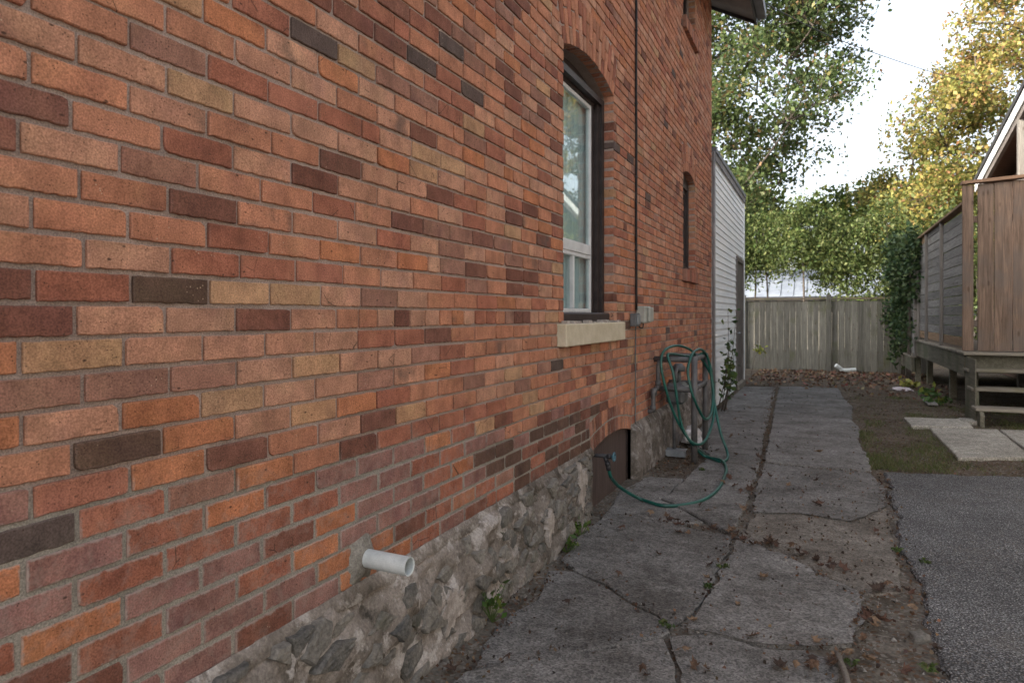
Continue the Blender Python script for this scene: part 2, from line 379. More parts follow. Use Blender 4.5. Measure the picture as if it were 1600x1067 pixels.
MAT['room'] = simple('dim_room_wall', (0.10, 0.085, 0.075), (0.15, 0.13, 0.11), 3, 0.9, 0.1)
MAT['fence'] = m_wood('weathered_grey_fence_wood', (0.078, 0.076, 0.065), (0.150, 0.145, 0.126), 2, (0.068, 0.075, 0.034), 0.56)
MAT['fence_rail'] = m_wood('mossy_rail_wood', (0.085, 0.07, 0.045), (0.17, 0.14, 0.095), 0, (0.06, 0.07, 0.03), 0.5)
MAT['screen'] = m_wood('grey_privacy_boards', (0.115, 0.112, 0.108), (0.215, 0.207, 0.197), 1, (0.10, 0.09, 0.075), 0.6)
MAT['screen_post'] = m_wood('grey_post_wood', (0.12, 0.11, 0.10), (0.21, 0.195, 0.18), 2)
MAT['plank'] = m_wood('reddish_brown_planks', (0.075, 0.053, 0.040), (0.185, 0.130, 0.097), 2, (0.12, 0.10, 0.088), 0.46, vary=(0.60, 1.35))
MAT['cap_board'] = m_wood('brown_cap_board', (0.14, 0.085, 0.055), (0.24, 0.155, 0.105), 0)
MAT['cap_board_y'] = m_wood('tan_cap_board', (0.16, 0.105, 0.065), (0.27, 0.185, 0.12), 1)
MAT['deck'] = m_wood('mossy_deck_wood', (0.085, 0.080, 0.060), (0.160, 0.150, 0.118), 1, (0.065, 0.072, 0.042), 0.5)
MAT['tread'] = m_wood('grey_tread_wood', (0.15, 0.135, 0.11), (0.27, 0.245, 0.205), 0, (0.13, 0.12, 0.075), 0.55)
MAT['shingle'] = simple('black_shingles', (0.018, 0.018, 0.02), (0.04, 0.04, 0.043), 20, 0.9, 0.3, 200, 0.5)
MAT['fascia_white'] = simple('white_fascia', (0.62, 0.63, 0.64), (0.74, 0.75, 0.76), 6, 0.5, 0.04)
MAT['soffit'] = simple('brown_grey_soffit', (0.15, 0.135, 0.115), (0.20, 0.18, 0.155), 4, 0.7, 0.06)
MAT['soffit_brown'] = simple('brown_wood_soffit', (0.10, 0.06, 0.045), (0.16, 0.10, 0.075), 4, 0.8, 0.15, stretch=(1, 14, 1))
MAT['bark'] = simple('grey_brown_bark', (0.045, 0.036, 0.03), (0.10, 0.083, 0.07), 14, 0.95, 0.25, 60, 0.8, 30, 0.01, stretch=(1, 1, 0.3))
MAT['metal_roof'] = simple('pale_blue_metal_roof', (0.13, 0.15, 0.19), (0.18, 0.205, 0.245), 3, 0.7, 0.05, spec=0.15)
MAT['shed_wall'] = simple('tan_shed_wall', (0.22, 0.20, 0.17), (0.30, 0.28, 0.24), 3, 0.8)
MAT['leaf'] = m_leaf('tree_leaves', 0.5)
MAT['leaf_small'] = m_leaf('shrub_leaves', 0.3)
MAT['dead_leaf'] = m_leaf('dead_leaves', 0.12)
MAT['plastic_bag'] = simple('clear_dirty_plastic', (0.42, 0.40, 0.41), (0.70, 0.68, 0.68), 14, 0.3, 0.1, 80, 0.6, 40, 0.01, spec=0.6)
MAT['wrapper'] = simple('pink_white_wrapper', (0.50, 0.38, 0.40), (0.68, 0.66, 0.70), 26, 0.35, 0.08)
MAT['stick'] = simple('grey_stick', (0.12, 0.105, 0.09), (0.20, 0.175, 0.15), 12, 0.9, 0.2, stretch=(8, 8, 8))
MAT['cable'] = simple('black_cable', (0.008, 0.008, 0.009), (0.02, 0.02, 0.022), 10, 0.5, 0.1)
MAT['cable_grey'] = simple('grey_cable', (0.10, 0.10, 0.10), (0.16, 0.16, 0.155), 10, 0.6, 0.1)
tg = NT('window_glass')
gl = tg.n('ShaderNodeBsdfGlossy'); gl.inputs['Roughness'].default_value = 0.02; gl.inputs['Color'].default_value = (1, 1, 1, 1)
tr = tg.n('ShaderNodeBsdfTransparent'); tr.inputs['Color'].default_value = (0.86, 0.92, 0.92, 1)
gg = tg.n('ShaderNodeNewGeometry'); dt = tg.n('ShaderNodeVectorMath', operation='DOT_PRODUCT'); tg.l(gg.outputs['Normal'], dt.inputs[0]); tg.l(gg.outputs['Incoming'], dt.inputs[1])
fr = tg.math('ADD', tg.math('MULTIPLY', tg.math('POWER', tg.math('SUBTRACT', 1.0, tg.math('ABSOLUTE', dt.outputs['Value'])), 5.0), 0.96), 0.04)   # Fresnel, same from both sides
mx = tg.n('ShaderNodeMixShader'); tg.l(fr, mx.inputs[0]); tg.l(tr.outputs[0], mx.inputs[1]); tg.l(gl.outputs[0], mx.inputs[2])
tg.l(mx.outputs[0], tg.out.inputs[0]); MAT['glass'] = tg.m

# ------------------------------------------------------------------ ground, concrete, asphalt, pavers
def lin(a, b, st): return list(np.arange(a, b, st))
xs = [-600, -120, -40, -14, -6, -2] + lin(-0.4, 4.6, 0.07) + [4.6, 5.5, 7, 10, 16, 40, 120, 600]
ys = [-600, -120, -40, -14, -5] + lin(-2, 19.4, 0.09) + [19.4, 21, 24, 30, 45, 120, 700]
gm = MB()
for y in ys:
    for x in xs:
        z = -0.018 + 0.012 * fbm(x * 2.3, y * 2.3) + 0.008 * fbm(x * 9, y * 9, 3)
        if x < 0.10 and y < 10: z += 0.012
        gm.v.append((x, y, z))
nx = len(xs)
for j in range(len(ys) - 1):
    for i in range(nx - 1):
        a = j * nx + i; gm.f.append((a, a + 1, a + nx + 1, a + nx))
tag(gm.build('ground', MAT['soil'], smooth=True), kind='structure')

def rough_poly(pts, step=0.05, amp=0.012, seed=0.0):
    out = []
    for i in range(len(pts)):
        a, b = Vector(pts[i]), Vector(pts[(i + 1) % len(pts)])
        n = max(1, int((b - a).length / step))
        for k in range(n):
            p = a.lerp(b, k / n)
            q = Vector((fbm(p.x * 6, p.y * 6, seed), fbm(p.x * 6, p.y * 6, seed + 9))) * amp * 2 + Vector((fbm(p.x * 25, p.y * 25, seed + 4), fbm(p.x * 25, p.y * 25, seed + 5))) * amp
            out.append(p + q)
    return out
def slab(pts, name, mat, parent, top=0.0, thick=0.07, amp=0.012, seed=0.0, tilt=0.0, bev=0.008, grow=0.0):
    """a slab with ragged edges; its surface is a real mesh that undulates a little"""
    P = rough_poly(pts, 0.05, amp, seed)
    if grow:
        N_ = [(P[(i + 1) % len(P)] - P[i - 1]).normalized() for i in range(len(P))]
        P = [p + Vector((t.y, -t.x)) * grow for p, t in zip(P, N_)]
    bm = bmesh.new()
    c = sum(P, Vector((0, 0))) / len(P)
    def hz(p): return top + tilt * (p.x - c.x) + 0.004 * fbm(p.x * 3, p.y * 3, seed)
    inner = []
    for i, p in enumerate(P):
        t = (P[(i + 1) % len(P)] - P[i - 1]).normalized(); nrm = Vector((-t.y, t.x))
        inner.append(p + nrm * bev)
    vi = [bm.verts.new((p.x, p.y, hz(p))) for p in inner]
    vo = [bm.verts.new((p.x, p.y, hz(p) - bev * 0.9)) for p in P]
    vb = [bm.verts.new((p.x, p.y, top - thick)) for p in P]
    n = len(P)
    bm.faces.new(vi)
    for i in range(n):
        j = (i + 1) % n
        bm.faces.new((vi[i], vo[i], vo[j], vi[j])); bm.faces.new((vo[i], vb[i], vb[j], vo[j]))
    bmesh.ops.triangulate(bm, faces=[f for f in bm.faces if len(f.verts) > 4])
    me = bpy.data.meshes.new(name); o0 = wloc(parent) if parent else Vector((0, 0, 0))
    bmesh.ops.translate(bm, verts=bm.verts[:], vec=-o0)
    bm.to_mesh(me); bm.free(); me.materials.append(mat)
    o = bpy.data.objects.new(name, me); COL.objects.link(o)
    if parent: o.parent = parent
    return o

path = thing('concrete_path', None, None); path['kind'] = 'structure'
WL = 0.075
S = [  # left strip, beside the wall (counter-clockwise)
 [(0.22, -2.5), (1.55, -2.5), (1.55, 0.6), (0.16, 0.6)],
 [(0.17, 0.62), (1.54, 0.62), (1.225, 1.62), (0.835, 2.885), (0.50, 2.56), (0.20, 2.29), (0.20, 1.2)],
 [(0.21, 2.31), (0.49, 2.58), (0.815, 2.90), (0.84, 2.97), (0.76, 3.08), (0.57, 3.20), (0.43, 3.34), (0.22, 3.44), (0.11, 3.40), (0.20, 3.05), (0.13, 2.75)],
 [(0.44, 3.36), (0.58, 3.22), (0.77, 3.10), (0.84, 3.00), (0.91, 3.30), (0.93, 3.60), (0.94, 4.36), (0.60, 4.46), (0.26, 4.54), (0.10, 4.50), (0.09, 3.95), (0.13, 3.60), (0.23, 3.46)],
 [(0.10, 4.53), (0.27, 4.57), (0.60, 4.49), (0.72, 4.62), (0.36, 5.05), (0.40, 5.75), (0.12, 5.72), (0.03, 5.2)],
 [(0.74, 4.63), (0.93, 4.45), (0.94, 5.10), (0.85, 5.08), (0.55, 5.02), (0.38, 5.04)],
 [(0.38, 5.07), (0.55, 5.05), (0.94, 5.12), (0.92, 6.60), (0.66, 6.52), (0.44, 6.42), (0.42, 5.78)],
 [(0.46, 6.45), (0.66, 6.55), (0.91, 6.66), (0.85, 8.2), (0.78, 10.40), (0.10, 10.30), (0.12, 8.0), (0.16, 7.3), (0.45, 6.9)],
 [(0.11, 10.33), (0.77, 10.43), (0.72, 12.2), (0.66, 13.9), (0.10, 13.7)],
 # right strip
 [(0.96, 6.74), (1.42, 6.70), (1.83, 6.68), (1.85, 7.3), (1.80, 8.2), (1.86, 9.2), (1.79, 9.95), (1.30, 9.98), (0.86, 9.98), (0.92, 8.2)],
 [(0.85, 10.02), (1.30, 10.02), (1.80, 9.99), (1.87, 11.3), (1.78, 12.4), (1.74, 14.1), (1.20, 14.15), (0.73, 13.9), (0.78, 12.2)],
 [(0.97, 6.66), (1.42, 6.66), (1.82, 6.64), (1.90, 6.1), (1.86, 5.55), (1.62, 5.05), (1.30, 5.10), (1.02, 5.00), (0.98, 5.6)],
 [(0.98, 4.40), (1.10, 4.28), (1.26, 4.14), (1.46, 3.91), (1.62, 3.72), (1.61, 3.42), (1.55, 3.16), (1.38, 3.05), (1.19, 2.99), (1.00, 3.03), (0.90, 3.02), (0.96, 3.55)],
 [(0.86, 2.92), (0.99, 3.00), (1.19, 2.955), (1.38, 3.01), (1.50, 2.95), (1.46, 2.2), (1.52, 0.8), (1.24, 1.62)],
 [(1.57, -2.5), (1.86, -2.5), (1.80, 1.6), (1.62, 2.4), (1.50, 2.2), (1.56, 0.7)],
]
WORN = [[(0.985, 4.43), (1.12, 4.31), (1.28, 4.17), (1.48, 3.94), (1.65, 3.75), (1.80, 3.88), (1.83, 4.55), (1.86, 5.52), (1.63, 5.01), (1.30, 5.06), (1.03, 4.96)]]
for p in WORN:
    slab(p, 'concrete_slab', MAT['concrete_worn'], path, top=-0.006, amp=0.010, seed=0.0, tilt=-0.006, grow=0.004)
for i, p in enumerate(S):
    slab(p, 'concrete_slab', MAT['concrete'], path, top=[0.0, 0.002, -0.003, 0.004, 0.001, 0.012, 0.003, 0.0, -0.004, 0.004, 0.0, -0.002, 0.005, 0.0, -0.004][i],
         amp=0.010, seed=0.0, tilt=R.uniform(-0.006, 0.006), grow=0.005)
asp = [(1.84, -6), (1.86, 2.9), (1.85, 3.4), (1.89, 3.85), (1.87, 4.6), (1.91, 5.6), (1.95, 6.70), (2.4, 6.80), (3.0, 6.98), (4.6, 7.25), (9, 7.6), (9, -6)]
asp = [(9, -6), (9, 7.6), (4.6, 7.25), (3.0, 6.98), (2.4, 6.80), (1.95, 6.70), (1.91, 5.6), (1.87, 4.6), (1.89, 3.85), (1.85, 3.4), (1.86, 2.9), (1.84, -6)]
tag(slab(asp, 'asphalt_driveway', MAT['asphalt'], None, top=0.006, thick=0.06, amp=0.022, seed=40, bev=0.015), kind='structure')
pav = thing('paved_landing', None, None); pav['kind'] = 'structure'
for i, p in enumerate([[(2.43, 10.25), (2.44, 9.50), (3.10, 9.70), (3.12, 10.42)],
                       [(2.62, 9.47), (2.62, 7.58), (3.27, 7.95), (3.33, 9.66)],
                       [(3.36, 9.68), (3.31, 7.97), (3.98, 8.35), (4.06, 9.86)]]):
    slab(p, 'paving_slab', MAT['paver'], pav, top=0.022 - 0.004 * i, thick=0.06, amp=0.004, seed=60 + i)

# ------------------------------------------------------------------ brick house
house = thing('brick_house', 'two storey house of red and orange brick on a crumbling stone foundation', 'house', (0, 5, 0))
CH, BL, JT, ZB = 0.0725, 0.2155, 0.0085, 0.441       # course, brick pitch, joint, bottom of brickwork
NROW = 75
YA, YE = -3.0, 10.2
class Op:
    def __init__(s, y0, y1, zb, zs, rise, ring): s.y0, s.y1, s.zb, s.zs, s.rise, s.ring = y0, y1, zb, zs, rise, ring; s.setup()
    def setup(s):
        s.yc = (s.y0 + s.y1) / 2; hw = (s.y1 - s.y0) / 2
        if s.rise > 0:
            s.R = (hw * hw + s.rise ** 2) / (2 * s.rise); s.zc = s.zs + s.rise - s.R; s.a = math.asin(hw / s.R)
    def top(s, y):
        if s.rise <= 0: return s.zs
        d = min(abs(y - s.yc), (s.y1 - s.y0) / 2)
        return s.zc + math.sqrt(s.R ** 2 - d * d)
    def blocked(s, z):
        if z < s.zb: return None
        if z < s.zs: return (s.y0, s.y1)
        if s.rise > 0 and z < s.zc + s.R + s.ring:
            hw = min(math.sqrt(max(0, (s.R + s.ring) ** 2 - (z - s.zc) ** 2)), (z - s.zc) * math.tan(s.a))
            return (s.yc - hw - 0.006, s.yc + hw + 0.006)
        return None
OPS = [Op(3.945, 5.057, 1.311, 3.02, 0.095, 0.325), Op(7.96, 8.75, 1.89, 2.985, 0.075, 0.325),
       Op(7.96, 8.75, 4.79, 5.75, 0, 0), Op(4.50, 5.578, -0.25, 0.405, 0.06, 0.218)]
SOLID = [(3.84, 5.20, 1.166, 1.311), (7.90, 8.81, 1.746, 1.89), (7.90, 8.81, 4.646, 4.79)]   # sills let into the wall

# brick colours (albedo) read off the photograph
PAL = {'O': (0.400, 0.170, 0.098), 'R': (0.285, 0.100, 0.062), 'D': (0.160, 0.066, 0.048), 'P': (0.425, 0.222, 0.145), 'Y': (0.410, 0.245, 0.135),
       'B': (0.082, 0.057, 0.042), 'M': (0.245, 0.125, 0.092), 'G': (0.400, 0.150, 0.066), 'K': (0.062, 0.056, 0.054), 'S': (0.070, 0.046, 0.036), 'L': (0.245, 0.128, 0.112)}
SEEN = """80,25O 50,55P 160,100P 15,95O 115,125O 60,165D 165,190O 20,215D 120,240P 60,262O 60,290O 170,310O 15,335P 118,342O 60,390O 165,400P 20,450D 115,452R
265,459B 60,505D 165,510P 15,570G 115,562Y 60,610M 165,612M 20,685G 125,668P 55,738O 185,712B 20,790L 130,775R 50,850K 185,810R 20,910G 130,885L 60,955L 165,935R
20,1030R 125,1015R 80,1060D 222,20O 305,45O 372,35G 255,70M 368,120R 410,95P 462,82P 416,25R 480,55K 475,15O 492,125P 457,155R 412,178P 313,140Y 480,200P 225,110P
262,172P 370,205O 460,235O 230,213R 327,238R 427,265P 485,282D 265,268M 375,292O 470,312O 230,310O 322,325D 420,343O 485,352O 262,362O 372,378R 465,385O
230,408P 320,415R 417,422R 485,428R 372,461Y 463,463Y 230,506P 322,505P 421,504D 483,503P 255,552P 365,548P 454,542P 230,603M 317,597M 414,584P 480,579Y
265,647G 373,632Y 460,618P 310,687G 410,664P 483,652Y 267,738G 373,715D 460,694O 408,745G 475,722O 310,765M 455,768R
490,5D 558,28D 495,60K 540,52P 593,25R 624,20D 616,65D 663,95K 645,50O 667,42R 693,60K 560,97Y 600,85O 475,88P 535,115G 617,128M 490,130M 595,148P 560,165O 475,160D
530,182R 592,210R 617,188P 665,212D 696,175R 695,145R 493,205Y 563,230P 606,245G 633,258M 665,262Y 689,251Y 475,235O 533,257D 593,275P 647,290P 690,305D 505,285D
568,300P 625,315P 673,328O 475,310R 538,323R 598,340O 650,350D 500,358O 568,367P 623,378R 672,387P 535,397G 475,390R 595,403O 648,412G 690,416M 498,430R 565,435O 620,440P
670,443O 706,447R 475,465Y 533,466P 595,470M 645,470P 690,471O 502,503P 568,503O 622,501D 665,502P 475,540M 526,538P 587,533R 640,532R 684,528D 493,578Y 562,570P 620,563P
666,560M 533,607P 593,598M 645,592P 475,610P 488,650Y 557,637G 612,628R 662,617O 535,673P 595,660D 645,650Y 690,640O 475,685O 620,690R 662,675R 560,698D
740,147K 803,118D 830,137M 855,150Y 870,155D 757,105M 740,55M 710,50M 807,15D 821,12D 743,197Y 730,210M 765,230R 740,248G 705,180R 730,167R 825,172M 840,190M 873,228D
820,307G 732,322R 793,340D 832,332D 807,369Y 765,380D 855,377D 806,410M 730,420D 820,432D 793,428D 870,420Y 853,418M 735,448M 806,453D 840,455R 792,475G 843,477R 875,477R
870,495Y 792,498M 818,498D 750,667Y 801,587Y 845,638Y 775,640R 970,478Y 1015,322D 1060,300D 975,510B 985,540Y 1005,520Y
270,800L 330,800G 400,775R 370,830R 290,860L 240,905R 350,900L 440,870R 420,905G 300,950L 380,945L 470,920L 250,960R 200,1010D 330,1000R 420,980D 500,885G
560,800L 480,830D 620,800L 680,780L 740,760O 800,735M""".split()
MEANC = (0.365, 0.178, 0.125)
PAL = {k: tuple(a * .82 + b * .28 for a, b in zip(c, MEANC)) if k not in 'KBDSL' else tuple(a * .88 + b * .15 for a, b in zip(c, MEANC)) for k, c in PAL.items()}
seen = []
for s_ in SEEN:
    u, v = s_[:-1].split(','); u, v = float(u), float(v)
    Z = F * CX / (CT * (1282 - u))
    seen.append(((Z - CX * ST) / CT, CZ - (v - HOR) * Z / F, s_[-1]))

def rows():
    out = []
    rr = random.Random(21)
    for n in range(NROW):
        z0 = ZB + n * CH; z1 = z0 + CH; zm = (z0 + z1) / 2
        ph = (0.938 if n % 2 == 0 else 0.838) + rr.uniform(-0.006, 0.006)
        js = []; y = ph - BL * 20
        while y < YA + 0.05: y += BL
        js.append(YA)
        while y < YE - 0.06:
            js.append(y + rr.uniform(-0.005, 0.005))
            step = BL
            if n == 12 and 1.70 < y < 3.6: step = BL / 2
            elif y > 1.9 and rr.random() < 0.035: step = BL / 2
            y += step * rr.uniform(0.985, 1.015)
        js.append(YE)
        iv = list(zip(js[:-1], js[1:]))
        bl = [b for b in (o.blocked(zm) for o in OPS) if b] + [(a, b) for a, b, c, d in SOLID if c < zm < d]
        for a, b in bl:
            nv = []
            for p, q in iv:
                if q <= a or p >= b: nv.append((p, q)); continue
                if p < a - 0.012: nv.append((p, a))
                if q > b + 0.012: nv.append((b, q))
            iv = nv
        # merge slivers into the brick beside them
        for p, q in iv:
            if q - p > 0.03: out.append((p, q, z0, z1))
    return out
BR = rows()
def pick_colour(p, q, z0, z1, rr):
    ym, zm = (p + q) / 2, (z0 + z1) / 2
    best = None
    for ys_, zs_, c in seen:
        if p - 0.004 <= ys_ <= q + 0.004 and z0 - 0.002 <= zs_ <= z1 + 0.002:
            best = c; break
    if best is None:
        x = rr.random()
        if zm < 0.80 - abs(ym - 4.1) * .07 and 2.75 < ym < 4.95:
            best = 'L' if x < 0.10 else 'D' if x < 0.32 else 'S' if x < 0.90 else 'R'
        elif zm < 0.95 and ym < 3.2:
            best = 'R' if x < 0.30 else 'L' if x < 0.74 else 'G' if x < 0.84 else 'D'
        else:
            best = 'O' if x < 0.50 else 'P' if x < 0.72 else 'R' if x < 0.82 else 'M' if x < 0.885 else 'G' if x < 0.935 else 'Y' if x < 0.965 else 'D' if x < 0.994 else 'K'
    c = PAL[best]; k = rr.uniform(0.90, 1.10); h = rr.uniform(-0.04, 0.04)
    return (c[0] * k, c[1] * k * (1 + h), c[2] * k * (1 + 1.5 * h), 1.0)

def outline(nl, ns, rr, amp=0.0015, low=0.0030):
    """rounded, slightly ragged brick face outline in a unit brick; returns offsets in metres from the nominal edge"""
    pts = []
    for i in range(nl): pts.append((-0.5 + (i + 0.15) / (nl - 0.7), -0.5, rr.uniform(-amp, low), 'b'))
    for i in range(ns): pts.append((0.5, -0.5 + (i + 0.5) / ns, rr.uniform(-amp, amp), 'r'))
    for i in range(nl): pts.append((0.5 - (i + 0.15) / (nl - 0.7), 0.5, rr.uniform(-amp, amp), 't'))
    for i in range(ns): pts.append((-0.5, 0.5 - (i + 0.5) / ns, rr.uniform(-amp, amp), 'l'))
    return pts
def brick_geo(W, H, depth, rr, nl=7, ns=2, chip=0.0):
    P = outline(nl, ns, rr)
    cc = {}
    for c in ('bl', 'br', 'tl', 'tr'):
        if rr.random() < chip: cc[c] = rr.uniform(0.005, 0.011)
    vs_, fs = [], []
    n = len(P)
    for ring, (x, ins) in enumerate(((0.0, 0.0030), (-0.0026, 0.0006), (-depth, 0.0))):
        for (a, b, d, e) in P:
            y, z = a * W, b * H
            k = ins + (d if ring < 2 else 0.0)
            if e == 'b': z += k
            if e == 't': z -= k
            if e == 'r': y -= k
            if e == 'l': y += k
            y = max(-W / 2 + ins + 0.0006, min(W / 2 - ins - 0.0006, y)); z = max(-H / 2 + ins, min(H / 2 - ins, z))
            for c, s_ in cc.items():
                cy = -W / 2 if 'l' == c[1] else W / 2; cz = -H / 2 if c[0] == 'b' else H / 2
                dd = abs(y - cy) + abs(z - cz)
                if dd < s_ * 1.6 and ring < 2:
                    f_ = (s_ * 1.6 - dd) * 0.5
                    y += f_ * (1 if cy < 0 else -1); z += f_ * (1 if cz < 0 else -1)
            # corners rounded
            vs_.append((x + (rr.uniform(-0.0006, 0.0006) if ring == 0 else 0), y, z))
    fs.append(tuple(range(n)))
    for r_ in (0, 1):
        for i in range(n):
            j = (i + 1) % n
            fs.append((r_ * n + i, (r_ + 1) * n + i, (r_ + 1) * n + j, r_ * n + j))
    return vs_, fs

rb = random.Random(5)
cand = []
for (p, q, z0, z1) in BR:
    us = []
    if p < 0.3: cand.append(0); continue
    U0, V0, _ = proj(0, p, z0); U0b, V1, _ = proj(0, p, z1); U1, V2, _ = proj(0, q, z0); _, V3, _ = proj(0, q, z1)
    u0, u1 = max(0, U0), min(1600, U1); v0, v1 = max(0, (V1 + V3) / 2), min(1067, (V0 + V2) / 2)
    cand.append(max(0, u1 - u0) * max(0, v1 - v0))
order = sorted(range(len(BR)), key=lambda i: -cand[i])
SINGLE = set(order[:300])
VAR = []
for i in range(24):
    v_, f_ = brick_geo(BL - JT, CH - JT, 0.05, rb, 15, 4, 0.09)
    me = bpy.data.meshes.new('brick'); me.from_pydata(v_, [], f_); me.materials.append(MAT['brick_one'])
    me.polygons.foreach_set('use_smooth', [False] * len(me.polygons)); me.update(); VAR.append(me)
FV, FF, FC = [], [], []
base_h = house.location
for i, (p, q, z0, z1) in enumerate(BR):
    W, H = q - p - JT, CH - JT
    # at the jambs and the wall end the brick runs right to the edge
    y0, y1 = p + JT / 2, q - JT / 2
    for o in OPS:
        if o.zb < (z0 + z1) / 2 < o.zs:
            if abs(q - o.y0) < 1e-6: y1 = q
            if abs(p - o.y1) < 1e-6: y0 = p
    if q >= YE - 1e-6: y1 = q
    W = y1 - y0; yc, zc = (y0 + y1) / 2, (z0 + z1) / 2
    dx = rb.uniform(-0.0022, 0.0022); dz = rb.uniform(-0.0012, 0.0012)
    H2 = H + rb.uniform(-0.002, 0.0012)
    col = pick_colour(p, q, z0, z1, rb)
    if i in SINGLE:
        o = bpy.data.objects.new('brick', rb.choice(VAR)); COL.objects.link(o); o.parent = house
        o.location = (dx, yc - base_h.y, zc + dz); o.scale = (1, W / (BL - JT), H2 / (CH - JT))
        o.rotation_euler = (rb.uniform(-0.006, 0.006), rb.uniform(-0.01, 0.01), rb.uniform(-0.006, 0.006)); o.color = col
    else:
        near = yc > YE - 0.3 or any(abs(yc - e) < 0.25 for o in OPS for e in (o.y0, o.y1))
        v_, f_ = brick_geo(W, H2, 0.078 if near else 0.03, rb, 4, 2, 0.1)
        b = len(FV)
        FV.extend([(x + dx, y + yc - base_h.y, z + zc + dz) for x, y, z in v_]); FF.extend([tuple(k + b for k in f) for f in f_])
        FC.extend([col[:3] + (rb.random(),)] * len(v_))
# brick arches over the openings: staggered long and short bricks standing on end
def arch_bricks(o, depth=0.078):
    N = max(6, int(round(2 * o.a * (o.R + o.ring / 2) / CH)))
    for k in range(N):
        a0 = -o.a + 2 * o.a * k / N; a1 = -o.a + 2 * o.a * (k + 1) / N
        if o.ring > 0.3: cuts = [0, 0.215, 0.325] if k % 2 else [0, 0.108, 0.325]
        else: cuts = [0, 0.109, 0.218]
        for c0, c1 in zip(cuts[:-1], cuts[1:]):
            am = (a0 + a1) / 2; rm = o.R + (c0 + c1) / 2
            Wd = (a1 - a0) * rm - 0.010; Hd = c1 - c0 - (0.009 if c0 > 0 else 0.005)
            v_, f_ = brick_geo(Wd, Hd, depth, rb, 3, 3, 0.08)
            ca, sa = math.cos(am), math.sin(am); b = len(FV)
            taper = (a1 - a0) * (c1 - c0) / 2 / max(Wd, 1e-3)
            dx = rb.uniform(-0.002, 0.002)
            for x, y, z in v_:
                y2 = y * (1 + taper * 2 * z / Hd); r_ = rm + z + (0.003 if c0 > 0 else 0)
                FV.append((x + dx, o.yc + r_ * sa + y2 * ca - base_h.y, o.zc + r_ * ca - y2 * sa))
            FF.extend([tuple(q + b for q in f) for f in f_])
            x = rb.random()
            lowarch = o.zs < 1
            c = PAL[('D' if x < 0.4 else 'M' if x < 0.75 else 'O') if lowarch else ('O' if x < 0.62 else 'R' if x < 0.85 else 'P')]
            if lowarch and o.yc + rm * sa > 5.15: c = PAL['O']
            k_ = rb.uniform(0.75, 1.15)
            FC.extend([tuple(q * k_ for q in c) + (rb.random(),)] * len(v_))
arch_bricks(OPS[0]); arch_bricks(OPS[1]); arch_bricks(OPS[3])
me = bpy.data.meshes.new('brick_field'); me.from_pydata(FV, [], FF); me.materials.append(MAT['brick_many'])
ca_ = me.color_attributes.new('Col', 'FLOAT_COLOR', 'POINT'); ca_.data.foreach_set('color', np.array(FC, dtype=np.float32).ravel()); me.update()
bf = bpy.data.objects.new('brick_field', me); COL.objects.link(bf); bf.parent = house; bf['kind'] = 'stuff'

# mortar wall behind the bricks, pierced by the openings, with reveals
wm = MB()
E5 = 0.005
def recess(y, z): return -0.0035 if z + 0.075 * y < 1.0 else -0.0085
ycut = {YA, YE - 0.004}
for o in OPS:
    for k in range(25): ycut.add(o.y0 - E5 + (o.y1 - o.y0 + 2 * E5) * k / 24)
yl = sorted(ycut); yl2 = []
for a, b in zip(yl[:-1], yl[1:]):
    n = max(1, int((b - a) / 0.25)); yl2 += [a + (b - a) * k / n for k in range(n)]
yl2.append(yl[-1])
ZT = ZB + NROW * CH
for ya, yb in zip(yl2[:-1], yl2[1:]):
    ym = (ya + yb) / 2
    seg = [((-0.3, -0.3), (ZT, ZT))]
    for o in OPS:
        if o.y0 - E5 < ym < o.y1 + E5:
            ta, tb = o.top(ya) + E5, o.top(yb) + E5
            ns_ = []
            for (l0, l1), (h0, h1) in seg:
                if h0 <= o.zb or l0 >= max(ta, tb): ns_.append(((l0, l1), (h0, h1))); continue
                if l0 < o.zb - E5: ns_.append(((l0, l1), (o.zb - E5, o.zb - E5)))
                ns_.append(((ta, tb), (h0, h1)))
            seg = ns_
    for (l0, l1), (h0, h1) in seg:
        n = max(1, int((h0 - l0) / 0.12))
        for k in range(n):
            a0, a1 = l0 + (h0 - l0) * k / n, l0 + (h0 - l0) * (k + 1) / n
            b0, b1 = l1 + (h1 - l1) * k / n, l1 + (h1 - l1) * (k + 1) / n
            wm.add([(recess(ya, a0), ya, a0), (recess(yb, b0), yb, b0), (recess(yb, b1), yb, b1), (recess(ya, a1), ya, a1)], [(0, 1, 2, 3)])
for o in OPS:
    A = [(o.y0 - E5, o.zb - E5), (o.y0 - E5, o.zs + E5)]
    ring = [(o.y0 - E5, o.zb - E5)]
    for k in range(25):
        y = o.y0 - E5 + (o.y1 - o.y0 + 2 * E5) * k / 24; ring.append((y, o.top(y) + E5))
    ring.append((o.y1 + E5, o.zb - E5)); ring.append(ring[0])
    for (a, b), (c, d) in zip(ring[:-1], ring[1:]):
        wm.add([(-0.003, a, b), (-0.32, a, b), (-0.32, c, d), (-0.003, c, d)], [(0, 1, 2, 3)])
wm.build('wall', MAT['mortar'], house)
